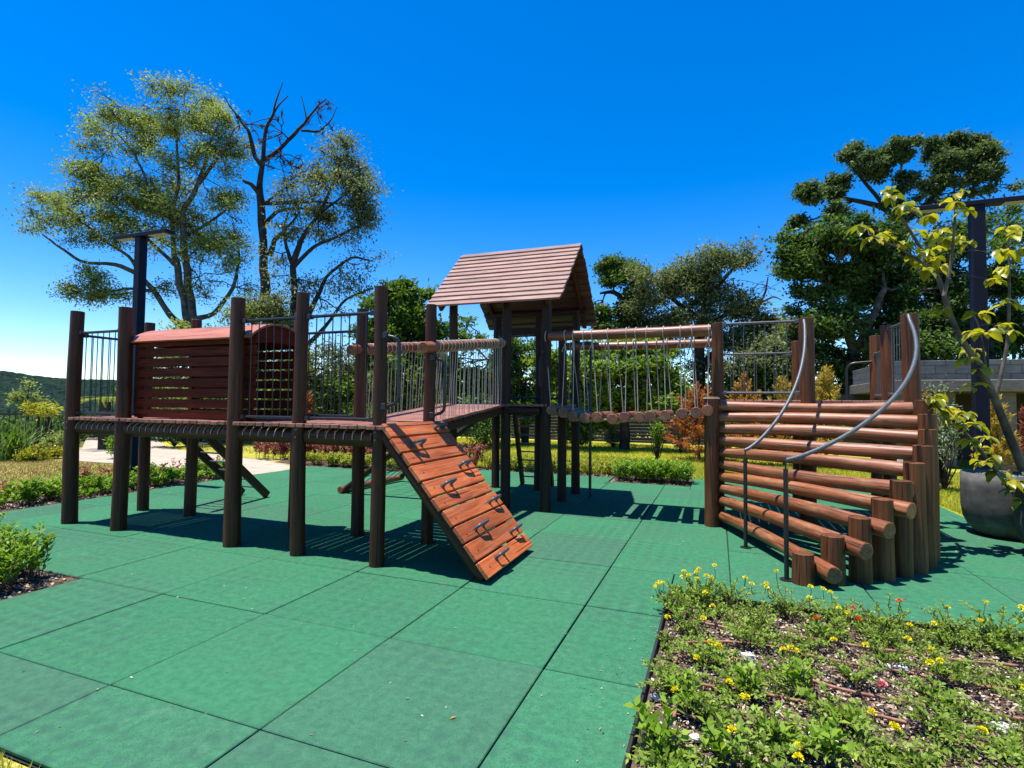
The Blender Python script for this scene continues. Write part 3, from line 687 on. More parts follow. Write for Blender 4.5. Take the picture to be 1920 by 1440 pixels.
def planter(label, loc, rt, h):
    t = thing('planter', label, 'planter', loc, 'large round concrete planters'); x, y = loc[0], loc[1]
    prof = [(0.0, 0.0), (rt*.55, 0.0), (rt*.68, .02), (rt*.84, .09), (rt*.95, .19), (rt*1.0, .33), (rt*1.0, h*.8), (rt*.985, h), (rt*.93, h), (rt*.92, h-.07), (0, h-.07)]
    one(lambda m: m.lathe((x, y, 0.003), prof[:-1], 48), 'pot', 'planter_concrete', t)
    def soil(m):
        V = [(x+rt*.925*math.cos(2*math.pi*a/32), y+rt*.925*math.sin(2*math.pi*a/32), h-.05) for a in range(32)]; m.add(V, [tuple(range(32))])
    one(soil, 'soil', 'dark_soil', t)
    L = Leaves(); k = 420; a = rng.random(k)*2*math.pi; q = np.sqrt(rng.random(k))*rt*.9; L.add(np.stack([x+q*np.cos(a), y+q*np.sin(a), np.full(k, h-.045)], 1), np.stack([np.cos(a*3), np.sin(a*3), rng.random(k)*.8+.1], 1), .045, .02)
    L.build('ground_cover', 'leaf_silver', t); return t
pot1 = (6.0, 5.97, 0); pot2 = (6.13, 5.05, 0)
planter('grey round concrete planter beside the curved staircase, holding the slender yellow-leaved tree', pot1, .40, .71)
planter('grey round concrete planter cut off by the right edge of the picture', pot2, .40, .74)

# building
bt = thing('building', 'low concrete building with a block parapet behind the right end', 'building', (9, 15, 0))
one(lambda m: m.box((13.5, 16.2, 2.41), (13.0, 4.0, .47), bev=.01), 'block_parapet', 'concrete_block', bt)
one(lambda m: m.box((13.5, 16.15, 2.02), (13.2, 4.2, .29), bev=.02), 'beam', 'concrete', bt)
one(lambda m: m.box((12.8, 17.9, .93), (12.6, .3, 1.87)), 'wall', 'opening_shade', bt)  # rear wall coloured near-black; the shade inside the openings is in its colour
for x in (7.2, 9.4, 12.5, 16): one(lambda m: m.box((x, 14.5, .93), (.34, .34, 1.88), bev=.01), 'pillar', 'concrete', bt)
one(lambda m: m.box((7.7, 14.6, .94), (1.5, .2, 1.86), bev=.01), 'wall', 'concrete', bt)
tag(one(lambda m: m.box((7.2, 12.9, .25), (.9, .4, .42), bev=.02), 'white_box', 'white_panel', None), 'pale blue white box standing on the lawn left of the planter', 'box')  # unidentified pale shape, built as a plain box

# fence behind the lawn
def fence(label, a, b, h, n_, posts, mat='fence_slat'):
    a, b = V3(*a), V3(*b); t = thing('fence', label, 'fence', (a+b)/2); d = unit(b-a); s_ = np.cross(V3(0, 0, 1), d); m = MB()
    for i in range(n_): m.box((a+b)/2+V3(0, 0, .10+(h-.14)*i/(n_-1)), (np.linalg.norm(b-a), .025, .085), [d, s_, V3(0, 0, 1)], bev=.004)
    m.build('slat_panel', mat, t)
    for p in posts: c = a+(b-a)*p; one(lambda m: m.box(c+V3(0, 0, h/2)-s_*.06, (.13, .09, h+.06), [d, s_, V3(0, 0, 1)], bev=.006), 'post', 'fence_post', t)
fence('dark horizontal slat fence with brown posts beyond the rear lawn', (-12, 18.6, 0), (4.6, 18.6, 0), 1.12, 9, [i/9 for i in range(10)])
t = thing('fence', 'short black metal railing behind the strappy plants at far left', 'fence', (-17, 6, 0))
def fr(m):
    A, B = V3(-20.5, 5.0, 0), V3(-16.3, 8.4, 0)
    m.box((A+B)/2+V3(0, 0, 1.0), (np.linalg.norm(B-A), .08, .06), [unit(B-A), np.cross(V3(0, 0, 1), unit(B-A)), V3(0, 0, 1)])
    for i in range(40): p = A+(B-A)*i/39; m.tube([p, p+V3(0, 0, 1)], .012, 5, False)
    m.box(B+V3(0, 0, .55), (.14, .14, 1.1), bev=.01)
one(fr, 'railing', 'black_metal', t)
# ================================================================== VEGETATION
def rdir(k, up=0.0):
    d = rng.normal(size=(k, 3)); d[:, 2] += up; return d/np.linalg.norm(d, axis=1, keepdims=True)
def curve(a, b, n_=5, sag=0.0, wob=0.06):
    a, b = V3(*a), V3(*b); L = np.linalg.norm(b-a); t = np.linspace(0, 1, n_)[:, None]
    P = a+(b-a)*t; off = rng.normal(size=(n_, 3))*wob*L*np.sin(math.pi*t)*0.8; P = P+off; P[:, 2] += (np.sin(math.pi*t)*sag*L)[:, 0]; return P
def tree(name, label, depth, limbs, clumps, lmat, bmat='bark_grey', lsize=.13, group=None, per=26, tips=16, subs=7, dthick=.55, spread=.42, twig=.012, cat='tree', aspect=.42, up=.35, droop=.1, limb_scale=1.0, depth_of=None, flat=1.0, zs=1.2):
    base = at(limbs[0][0][0], limbs[0][0][1], depth); base = V3(base[0], base[1], 0)
    t = thing(name, label, cat, base, group); mb = MB(); pts = []; rad = []; px = depth/F_PX
    for li, lb_ in enumerate(limbs):
        dz = lb_[0][3] if len(lb_[0]) > 3 else 0.0; P = []
        k = len(lb_); doff = 0 if li == 0 else random.uniform(-1, 1)*depth*.05
        for i, q in enumerate(lb_):
            P.append(at(q[0], q[1], depth+doff*i/max(1, k-1)))
        if li == 0: P[0][2] = min(P[0][2], 0)-.05 if P[0][2] < 1.5 else P[0][2]
        Rr = [q[2]*px*limb_scale for q in lb_]
        # resample smoothly
        P = np.array(P); tt = np.linspace(0, k-1, (k-1)*4+1); Q = np.stack([np.interp(tt, range(k), P[:, j]) for j in range(3)], 1); rr = np.interp(tt, range(k), Rr)
        Q[1:-1] += rng.normal(size=(len(Q)-2, 3))*np.minimum(rr[1:-1, None]*.35, .06)
        Q[1:-1] = (Q[:-2]+2*Q[1:-1]+Q[2:])/4
        mb.tube(Q, rr, 8, True, wob=.08); pts.append(Q); rad.append(rr)
    SK = np.vstack(pts); SR = np.concatenate(rad); tw = mb; L = Leaves()
    for c in clumps:
        cx, cy, rx, ry = c[:4]; dens = c[4] if len(c) > 4 else 1.0; cd = depth+(c[5] if len(c) > 5 else random.uniform(-1, 1)*dthick*rx*px*1.5)
        cen = at(cx, cy, cd); RX, RZ = 1.12*rx*cd/F_PX, zs*ry*cd/F_PX; RY = RX*.8*flat
        def inell(k, lo=.25):
            d = rdir(k); q = (lo+(1-lo)*rng.random(k)**.6)[:, None]; v = d*q; return cen+v[:, :1]*RX*_rt+v[:, 1:2]*RY*unit(V3(_fw[0], _fw[1], 0))+v[:, 2:3]*RZ*V3(0, 0, 1)
        j0 = np.argmin(np.linalg.norm(SK-cen, axis=1)); root = SK[j0]
        ns = max(3, int(1.25*subs*min(1.6, max(.5, dens)))); lit = 0; S = inell(ns, .3); far = rng.random(ns) < .18; S[far] = cen+(S[far]-cen)*1.45; hub = root+(cen-root)*.55; r0 = min(SR[j0]*.6, .055)*limb_scale
        tw.tube(curve(root, hub, 5, .03), np.linspace(r0, r0*.7, 5), 5, False)
        for sN in S:
            P = curve(hub, sN, 5, .04); tw.tube(P, np.linspace(r0*.6, twig*1.2, 5), 4, False)
            lightN = rng.random(); k = max(3, int(tips*dens)); T = sN+rdir(k)*(V3(1, 1, .85)*min(RX, RZ*1.5)*(.26+.26*rng.random()))*(.35+.65*rng.random((k, 1)))
            for tp in T:
                Q = curve(sN if rng.random() < .6 else P[3], tp, 4, .05, .1); tw.tube(Q, np.linspace(twig, twig*.35, 4), 3, False)
                if per > 0:
                    n_ = int(per*(.6+.8*rng.random())); along = rng.random(n_)[:, None]; ps = Q[1]+(Q[-1]-Q[1])*along+rng.normal(size=(n_, 3))*spread*np.array([1, 1, .6])*.5
                    shade = np.clip(.15+.35*lightN+.5*rng.random(n_)**1.3, 0, 1)  # some sub-clumps coloured lighter, painting a play of light into the crown
                    L.add(ps, rdir(n_, up)*V3(1, 1, .8), lsize*(.7+.6*rng.random(n_)), lsize*aspect*(.8+.4*rng.random(n_)), droop=droop, rnd=shade)
    mb.build('trunk', bmat, t)
    if per > 0 and L.V: L.build('crown', lmat, t)
    return t
# big open-crowned tree, left
tree('spreading_tree', 'tall spreading tree with open olive crown and many grey stems at left', 22,
     [[(356, 640, 12), (352, 600, 11), (345, 560, 9), (333, 500, 8), (325, 460, 6), (322, 400, 5), (335, 340, 4), (330, 270, 3), (335, 220, 2)],
      [(362, 640, 11), (358, 560, 10), (350, 510, 9), (345, 440, 8), (343, 400, 7), (368, 350, 5), (385, 310, 4), (392, 270, 3), (410, 230, 2)],
      [(358, 620, 9), (318, 590, 8), (290, 545, 7), (262, 515, 6), (215, 495, 5), (150, 490, 4), (110, 462, 3), (80, 440, 2)],
      [(343, 420, 6), (300, 400, 5), (275, 360, 4), (272, 330, 3), (250, 285, 2.5), (220, 250, 1.5)],
      [(262, 515, 6), (240, 480, 4), (200, 455, 3), (160, 420, 2), (120, 400, 1.5)],
      [(368, 350, 5), (420, 280, 3), (440, 240, 2)],
      [(333, 500, 6), (300, 470, 4), (230, 400, 3), (190, 360, 2)],
      [(360, 600, 8), (400, 590, 6), (440, 540, 5), (450, 480, 3), (440, 430, 2)],
      [(345, 440, 6), (375, 430, 4), (415, 400, 3), (440, 380, 2)],
      [(290, 545, 5), (240, 540, 3), (190, 550, 2)]],
     [(330, 205, 58, 40, 1.1), (240, 235, 45, 35), (400, 225, 45, 40), (165, 300, 40, 45, .9), (185, 260, 30, 22, .7), (290, 270, 55, 50), (420, 290, 45, 50), (350, 300, 50, 45, .8), (150, 370, 38, 35, .7), (215, 340, 45, 40, .8),
      (230, 375, 60, 30), (310, 370, 55, 40, 1.1), (110, 400, 55, 28, .9), (70, 425, 35, 18, .5), (160, 420, 60, 32), (240, 440, 70, 35, .9), (340, 395, 50, 40), (380, 440, 55, 40), (430, 400, 38, 35, .8), (420, 470, 50, 35, .9),
      (170, 530, 35, 28, 1.1), (210, 560, 35, 20, .6), (330, 480, 60, 35, .6), (390, 520, 50, 35, .6), (300, 540, 40, 25, .5), (450, 540, 40, 35, .6), (260, 320, 90, 75, .45), (370, 330, 75, 75, .45), (200, 390, 90, 55, .45), (320, 450, 90, 60, .4), (400, 380, 60, 70, .4), (330, 240, 95, 60, .4)],
     'leaf_olive', 'bark_grey', .13, per=17, tips=15, subs=9, spread=.5, aspect=.38, zs=1.12, limb_scale=.72, twig=.016)
tree('bare_tree', 'tall half-dead tree with bare crooked upper branches behind the platform', 21,
     [[(504, 640, 13), (500, 590, 12), (495, 520, 10), (492, 470, 9), (490, 400, 9), (489, 330, 6), (494, 290, 5), (497, 245, 4), (512, 215, 3), (516, 195, 2), (530, 155, .8)],
      [(489, 365, 7), (470, 345, 5), (455, 338, 3)], [(490, 310, 6), (478, 290, 5), (468, 250, 4), (455, 230, 3), (435, 205, 2), (420, 180, 1)],
      [(495, 300, 5), (530, 275, 4), (555, 250, 4), (575, 225, 3), (595, 200, 2), (612, 185, 1)], [(565, 245, 3), (600, 248, 2.5), (622, 225, 1.5), (632, 200, .8)],
      [(495, 380, 6), (540, 378, 4), (590, 378, 3), (640, 382, 2), (680, 390, 1)], [(498, 420, 5), (520, 395, 4), (560, 390, 3), (610, 400, 2)],
      [(505, 480, 7), (515, 450, 5), (545, 420, 3), (560, 400, 2)], [(497, 380, 3), (530, 355, 2), (560, 340, 1.2), (580, 310, .8)],
      [(497, 245, 3), (520, 200, 2), (540, 180, 1)], [(575, 225, 2), (570, 200, 1.4), (565, 180, .8)]],
     [(480, 230, 28, 40, .5), (530, 300, 40, 45, .7), (560, 330, 45, 35, .8), (600, 215, 35, 25, .6), (520, 240, 30, 40, .5), (450, 215, 20, 25, .4), (590, 330, 40, 30, .7)], 'leaf_dusty', 'bark_dark', per=0, tips=18, subs=11, twig=.016, limb_scale=.8)
tree('slender_tree', 'slim tree with drooping green clumps right of the bare tree', 20,
     [[(545, 650, 9), (548, 600, 8), (552, 540, 7), (550, 490, 7), (570, 440, 5), (600, 400, 4), (625, 340, 3), (645, 290, 2)],
      [(552, 500, 5), (590, 460, 4), (640, 440, 3), (680, 420, 2)], [(550, 500, 5), (535, 460, 4), (530, 430, 3), (540, 400, 2)], [(600, 400, 3), (640, 370, 2.5), (670, 350, 1.5)],
      [(555, 640, 7), (590, 570, 6), (610, 520, 4), (660, 480, 3), (700, 490, 1.5)], [(575, 650, 6), (620, 600, 4), (650, 560, 3), (700, 540, 1.5)]],
     [(655, 290, 40, 28, 1), (680, 320, 22, 25, .7), (620, 300, 28, 25, .5), (655, 355, 38, 32, 1.2), (680, 400, 24, 30, 1), (675, 430, 20, 22, .6), (595, 335, 35, 25, .8), (565, 385, 42, 30, 1), (600, 420, 45, 30, 1.1), (545, 430, 30, 25, .7), (700, 350, 25, 18, .3),
      (690, 490, 45, 22, .4), (640, 520, 40, 30, .5), (560, 520, 35, 30, .7), (520, 480, 30, 30, .5), (600, 560, 45, 30, .5), (680, 555, 40, 35, .6), (500, 570, 40, 35, .8), (540, 590, 35, 25, .7), (460, 590, 35, 25, .5)],
     'leaf_dusty', 'bark_dark', .13, per=16, tips=12, subs=7, spread=.5, zs=1.12, droop=.4, limb_scale=.8, twig=.015)
tree('leafy_tree', 'bushy bright green tree behind the two ramp gate posts', 18, [[(740, 800, 9), (738, 700, 8), (750, 640, 6), (745, 590, 4)], [(738, 700, 6), (770, 650, 4), (790, 600, 3)], [(738, 720, 6), (700, 690, 5), (660, 720, 3)]],
     [(745, 560, 40, 28, 1.3), (775, 590, 32, 28, 1.2), (720, 600, 38, 35, 1.2), (760, 640, 45, 35, 1.2), (700, 650, 30, 40, .8), (800, 620, 28, 25, .8), (730, 700, 60, 45, 1.2), (670, 740, 50, 40, 1), (800, 700, 50, 50, 1.2), (620, 770, 50, 35, .9)], 'leaf_green', 'bark_dark', .18, per=18, tips=12, subs=8, spread=.32, aspect=.5, zs=1.0)
tree('loquat_tree', 'rounded green tree seen under the tower roof', 19, [[(985, 830, 8), (985, 740, 6), (975, 690, 4)]],
     [(965, 665, 38, 32, 1.2), (985, 720, 40, 40, 1.3), (930, 700, 40, 35, 1.2), (880, 720, 45, 40, 1.2), (1000, 760, 30, 35, 1), (860, 660, 35, 35, .7, -1), (900, 770, 60, 35, 1), (870, 620, 35, 30, .45)], 'leaf_green', 'bark_dark', .18, per=17, tips=12, subs=7, spread=.32, aspect=.5, zs=1.0)
tree('leafy_tree', 'broad light green tree directly behind the hanging log bridge', 17.5, [[(1170, 830, 10), (1170, 740, 7), (1200, 700, 5)], [(1170, 760, 6), (1120, 720, 4)], [(1170, 760, 6), (1240, 720, 4)]],
     [(1120, 680, 45, 32, 1.4), (1190, 665, 50, 32, 1.4), (1070, 720, 45, 45, 1.3), (1140, 730, 55, 45, 1.3), (1220, 710, 50, 45, 1.3), (1265, 745, 35, 35, 1), (1090, 780, 60, 35, 1), (1180, 775, 70, 30, 1), (1040, 690, 30, 40, 1)], 'leaf_lightgreen', 'bark_dark', .17, per=20, tips=13, subs=8, spread=.32, aspect=.55, zs=1.0)
tree('dark_tree', 'dark crooked tree right of the tower roof', 23, [[(1180, 760, 12), (1185, 640, 10), (1195, 560, 8), (1180, 520, 5)], [(1190, 580, 6), (1150, 545, 4), (1125, 550, 2)]],
     [(1148, 505, 24, 18, 1.5), (1150, 530, 18, 14, .9), (1190, 530, 28, 30, 1.5), (1125, 575, 24, 14, 1), (1190, 590, 30, 45, 1.6), (1150, 600, 35, 25, 1.2), (1210, 640, 35, 40, 1.4)], 'leaf_dark', 'bark_dark', .17, per=16, tips=12, subs=7, spread=.3, aspect=.45, zs=1.0)
tree('olive_tree', 'dusty olive crowned tree above the log bridge handrail', 22, [[(1310, 780, 13), (1310, 680, 10), (1315, 600, 8), (1325, 555, 6), (1350, 530, 4), (1400, 480, 2)], [(1315, 600, 6), (1260, 560, 4), (1230, 530, 2)], [(1320, 620, 5), (1360, 590, 4), (1380, 570, 2)], [(1310, 690, 7), (1350, 650, 4), (1390, 640, 2)]],
     [(1240, 520, 40, 25, 1.2), (1330, 490, 45, 28, 1.1), (1395, 485, 28, 16, .7), (1290, 540, 45, 30, 1.2), (1230, 570, 42, 35, 1.3), (1340, 545, 40, 25, 1), (1380, 570, 35, 30, 1.2), (1300, 600, 50, 35, 1.1), (1370, 620, 45, 35, 1.2), (1250, 630, 45, 35, 1.2), (1400, 660, 50, 35, 1.1), (1420, 610, 20, 20, .5), (1335, 700, 35, 45, 1.1)], 'leaf_dusty', 'bark_dark', .15, per=22, tips=14, subs=7, spread=.5, up=.5)
tree('dead_tree', 'thin leafless tree against the sky right of the olive tree', 26, [[(1400, 740, 5), (1412, 620, 4), (1418, 580, 3), (1435, 550, 2), (1440, 520, 1)], [(1415, 575, 2.5), (1450, 555, 1.6), (1465, 562, .8)]], [(1430, 540, 25, 22, .8), (1410, 530, 25, 18, .7), (1450, 545, 20, 18, .6)], 'leaf_dusty', 'bark_dark', per=0, tips=7, subs=4, twig=.009)
tree('grey_green_tree', 'grey green tree behind the railing of the lookout platform', 21, [[(1440, 800, 9), (1440, 700, 6), (1450, 650, 4)]], [(1460, 615, 45, 28, 1.1), (1400, 680, 45, 35, 1), (1450, 670, 50, 35, 1.2), (1490, 640, 30, 40, 1), (1440, 720, 60, 30, 1), (1500, 700, 40, 35, 1)], 'leaf_dusty', 'bark_dark', .17, per=30, tips=13, subs=7, spread=.5)
tree('broad_tree', 'massive dark green tree standing behind the lookout platform', 19, [[(1598, 800, 14), (1595, 700, 12), (1600, 650, 10), (1580, 600, 7), (1550, 540, 4)], [(1600, 660, 9), (1630, 610, 7), (1660, 540, 5)], [(1598, 690, 8), (1640, 660, 5), (1680, 620, 3)]],
     [(1520, 460, 50, 30, 1.5), (1590, 440, 55, 28, 1.6), (1490, 490, 32, 28, 1.2), (1640, 460, 45, 35, 1.4), (1540, 520, 55, 35, 1.5), (1620, 530, 60, 45, 1.6), (1690, 520, 55, 50, 1.5), (1510, 570, 35, 35, 1), (1560, 600, 45, 35, 1.2), (1680, 600, 60, 45, 1.4), (1740, 560, 50, 50, 1.2), (1640, 650, 50, 35, 1), (1530, 640, 35, 40, .9), (1560, 690, 50, 30, .8)], 'leaf_dark', 'bark_grey', .19, per=15, tips=13, subs=8, spread=.34, aspect=.45, zs=1.0)
tree('tall_tree', 'tallest right-hand tree with tufted clumps on crooked branches', 22, [[(1720, 760, 14), (1715, 600, 12), (1700, 480, 9), (1690, 420, 7), (1660, 390, 5), (1600, 375, 4), (1540, 365, 2.5), (1500, 355, 1.5)], [(1690, 420, 6), (1740, 380, 5), (1775, 340, 4), (1800, 300, 2)], [(1660, 390, 4), (1620, 340, 3), (1585, 300, 2)], [(1690, 420, 4), (1690, 360, 3), (1690, 290, 2)], [(1600, 375, 3), (1560, 400, 2), (1500, 420, 1)], [(1740, 380, 4), (1800, 370, 3), (1840, 340, 2)]],
     [(1600, 288, 22, 14, 1.4), (1620, 310, 24, 16, 1.3), (1655, 305, 22, 16, 1.2), (1690, 285, 26, 18, 1.3), (1550, 355, 28, 16, 1.2), (1512, 365, 20, 14, 1.1), (1575, 345, 16, 12, .9), (1495, 418, 14, 8, .9), (1565, 395, 26, 12, 1), (1640, 330, 24, 12, .9), (1700, 345, 24, 14, 1),
      (1755, 285, 28, 20, 1.4), (1800, 270, 32, 16, 1.5), (1840, 295, 30, 22, 1.5), (1790, 310, 36, 20, 1.5), (1850, 325, 22, 14, 1.2), (1760, 335, 28, 18, 1.3), (1810, 350, 32, 18, .9), (1870, 350, 20, 10, .6), (1880, 400, 40, 30, .5), (1760, 400, 40, 30, .8), (1690, 390, 30, 16, .8)], 'leaf_dark_blue', 'bark_dark', .17, per=17, tips=12, subs=6, spread=.26, aspect=.45) if leafmat('leaf_dark_blue', (.025, .045, .022), (.07, .11, .05), (.19, .25, .12)) is None else None
tree('leafy_tree', 'dark green tree filling the space behind the right street lamp', 18, [[(1860, 800, 12), (1860, 700, 9), (1850, 620, 6), (1830, 560, 4)]],
     [(1840, 450, 60, 45, .9), (1900, 440, 40, 50, .9), (1770, 480, 50, 45, 1), (1830, 540, 65, 45, 1.2), (1900, 540, 50, 50, 1.2), (1780, 600, 55, 45, 1.2), (1860, 620, 60, 40, 1.3), (1920, 620, 50, 45, 1.2), (1740, 650, 45, 35, 1), (1700, 660, 35, 30, 1)], 'leaf_dark_green', 'bark_dark', .18, per=16, tips=13, subs=8, spread=.36, aspect=.45, zs=1.0) if leafmat('leaf_dark_green', (.02, .05, .012), (.06, .115, .025), (.16, .24, .06)) is None else None
tree('scrub_tree', 'low dusty scrub tree behind the two railings left of the ramp gate', 19, [[(620, 830, 7), (615, 740, 5), (630, 690, 4)], [(700, 830, 8), (640, 770, 7), (700, 700, 7), (730, 660, 4)]], [(600, 690, 40, 35, 1), (650, 720, 45, 40, 1.1), (560, 710, 45, 45, 1.1), (640, 770, 60, 35, 1.2), (510, 730, 45, 40, 1.1), (690, 690, 35, 40, .8)], 'leaf_dusty', 'bark_dark', .14, per=26, tips=13, subs=7, spread=.5)
tree('scrub_tree', 'wide dusty scrub tree seen through the tunnel slats and behind its roof', 20, [[(400, 830, 8), (400, 740, 6), (395, 680, 4)]], [(340, 640, 45, 25, .9), (400, 660, 50, 35, 1.2), (460, 660, 50, 45, 1.2), (350, 710, 55, 45, 1.2), (420, 740, 60, 45, 1.3), (290, 700, 30, 40, .9), (480, 600, 45, 30, .9), (530, 610, 40, 30, .8), (310, 770, 45, 30, 1), (480, 770, 50, 30, 1.2)], 'leaf_olive', 'bark_dark', .14, per=26, tips=13, subs=7, spread=.5)
# low bushes and conifers
def conifer(label, px, depth, top, half, mat, ang=.9, n_=2600):
    b = at(px, 760, depth); h = at(px, top, depth)[2]; wd = half*depth/F_PX; b = V3(b[0], b[1], 0); t = thing('conifer_shrub', label, 'shrub', b, 'orange and gold conifer shrubs')
    one(lambda m: m.tube([b, b+V3(0, 0, h*.8)], [.05, .01], 6), 'stem', 'bark_dark', t); L = Leaves()
    for i in range(70):                                       # flat fans of scale leaves
        q = rng.random(); a = rng.random()*2*math.pi; rr = wd*(1-q)**.6*(.7+.35*rng.random()); z0 = h*q*.85+.05
        o = b+V3(0, 0, z0*.75); e = b+V3(rr*math.cos(a), rr*math.sin(a), z0+.25*wd+h*.06*rng.random()); u = unit(e-o); side = unit(np.cross(u, V3(0, 0, 1)+rng.normal(size=3)*.3)); k = int(n_/70)
        s_ = rng.random(k); sg = rng.choice([-1, 1], k); P = o+np.outer(.35+.65*s_, e-o)+np.outer((rng.random(k)-.5)*.30*wd*(1.1-s_), side)+rng.normal(size=(k, 3))*.015
        L.add(P, u+np.outer(sg*.7, side)+rng.normal(size=(k, 3))*.2, .11*(depth/15)*(.6+.7*rng.random(k)), .035*(depth/15), rnd=.25*rng.random()+.75*rng.random(k))
    L.build('foliage', mat, t)
conifer('rust orange conifer shrub just left of the stair newel post', 1310, 14.5, 730, 85, 'leaf_rust', n_=9000)
conifer('orange conifer shrub behind the lookout railing, left one', 1398, 13.5, 700, 62, 'leaf_orange', n_=6500)
conifer('gold conifer shrub behind the lookout railing between the rear posts', 1470, 13.2, 702, 55, 'leaf_gold', n_=5800)
conifer('golden conifer shrub seen between the two stair handrail tops', 1548, 13.0, 680, 58, 'leaf_gold', n_=6200)
conifer('small orange conifer shrub just right of the staircase columns', 1738, 10.5, 725, 30, 'leaf_orange', n_=3000)
conifer('rust and gold conifer shrub low beside the staircase', 1752, 9.8, 800, 26, 'leaf_gold', n_=2200)
conifer('large golden conifer shrub behind the black lamp pole', 1868, 10.0, 738, 44, 'leaf_gold', n_=4600)
conifer('dark red shrub at the right edge beside the golden conifer', 1925, 11.0, 745, 22, 'leaf_red', n_=2400)
conifer('reddish conifer shrub seen through the left platform railing', 578, 14, 735, 26, 'leaf_rust', n_=2400)
def bush(name, label, px, depth, top, half, mat, n_=2200, ls=.07, cat='shrub', asp=.4, bmat='bark_dark', low=0.0):
    b = at(px, 760, depth); h = max(.2, at(px, top, depth)[2]); wd = half*depth/F_PX; b = V3(b[0], b[1], 0); t = thing(name, label, cat, b); m = MB(); L = Leaves()
    for i in range(26):
        a = rng.random()*2*math.pi; q = math.sqrt(rng.random()); z = h*(low+(1-low)*(1-.5*q*q)*(.55+.45*rng.random())); e = b+V3(wd*q*math.cos(a), wd*q*math.sin(a), z)
        m.tube(curve(b, e, 4, .1, .08), np.linspace(.012, .003, 4), 4, False); k = n_//26; s_ = (.45+.55*rng.random(k))[:, None]
        L.add(b+(e-b)*s_+rng.normal(size=(k, 3))*wd*.14, rdir(k, .5), ls*(.6+.7*rng.random(k)), ls*asp, rnd=.3*rng.random()+.7*rng.random(k))
    m.build('stems', bmat, t); L.build('foliage', mat, t)
bush('olive_bush', 'silvery small-leaved bush right of the staircase in front of the building', 1768, 9.5, 690, 42, 'leaf_silver', 2400, .06, low=.3)
bush('white_flowering_bush', 'grey green bush against the fence left of the orange conifer', 1275, 16.5, 790, 24, 'leaf_silver', 1500, .09)
bush('fence_climber', 'pale green plant climbing the fence behind the log bridge', 1150, 18.2, 782, 18, 'leaf_silver', 1000, .10)
bush('low_tree', 'thin young sapling with lime leaf tuft on the rear lawn', 1233, 13.4, 785, 13, 'leaf_lime', 420, .09, 'tree', .45, low=.72)
bush('fence_shrub', 'bright green shrub behind the platform railing near the bare tree', 690, 16, 720, 45, 'leaf_green', 2800, .10)
bush('fence_shrub', 'dark green shrub at the fence under the rope bridge', 905, 17.5, 760, 60, 'leaf_dark_green', 3200, .12)
bush('fence_shrub', 'dark green shrub at the fence behind the log bridge middle', 1080, 18, 772, 40, 'leaf_dark_green', 2400, .12)
bush('fence_shrub', 'dusty shrub behind the tunnel at the lawn edge', 330, 17, 735, 60, 'leaf_dusty', 3200, .12)
bush('fence_shrub', 'green shrub behind the tunnel beneath the spreading tree', 430, 18, 720, 60, 'leaf_dark_green', 3400, .12)
bush('fence_shrub', 'olive shrub behind the tunnel roof below the forked trunks', 380, 19, 640, 60, 'leaf_olive', 3400, .13)
bush('fence_shrub', 'olive shrub left of the slim tree, behind the platform posts', 520, 18.5, 650, 60, 'leaf_olive', 3600, .13)
bush('round_shrub', 'yellow green rounded shrub beside the path behind the second post', 232, 13.5, 795, 28, 'leaf_lime', 1600, .09)
bush('round_shrub', 'yellow leaved low shrub under the young tree at far left', 70, 12.6, 835, 26, 'leaf_yellow', 1100, .08)
bush('round_shrub', 'yellow leaved low shrub by the path edge near the first post', 102, 13.4, 832, 22, 'leaf_yellow', 900, .08)
bush('round_shrub', 'pale shrub by the path at the left edge of the first post', 112, 15.5, 805, 26, 'leaf_olive', 1300, .09)
tree('young_tree', 'young yellow green tree with thin trunk on the dry lawn at far left', 14, [[(66, 872, 3), (68, 830, 2.6), (72, 790, 2), (74, 760, 1.5)]], [(85, 768, 22, 9, 1.2)], 'leaf_yellow', 'bark_dark', .10, per=16, tips=8, subs=4, spread=.2)
tree('young_tree', 'slim pale green tree before the far hill at left', 19, [[(56, 800, 3), (54, 770, 2.2), (52, 745, 1.5)]], [(52, 735, 24, 16, .9), (60, 755, 20, 10, .5), (40, 750, 14, 8, .5)], 'leaf_olive', 'bark_dark', .11, per=14, tips=7, subs=5, spread=.25)
def thicket():
    L = Leaves(); m = 26000
    for x0, x1, y0, y1, h0, k, in ((-34, -12, 21, 26, 3.0, 26000), (-13, 5, 20.0, 22.5, 2.3, 26000), (3, 16, 19.5, 22.5, 3.6, 26000), (-30, -18.5, 0, 15, .75, 26000)):
        x = x0+(x1-x0)*rng.random(k); y = y0+(y1-y0)*rng.random(k); top = h0*(.72+.22*np.sin(x*1.7+1)+.14*np.sin(x*4.1+y)+.1*np.sin(x*9)); z = top*rng.random(k)**.7
        L.add(np.stack([x, y, z], 1), rdir(k, .4), .22*(.6+.7*rng.random(k)), .11, rnd=np.clip(rng.random(k)*.6+.4*np.sin(x*2.3+y*3)*.5+.1, 0, 1))
    tag(L.build('thicket', 'leaf_dark_green'), kind='stuff')
thicket()
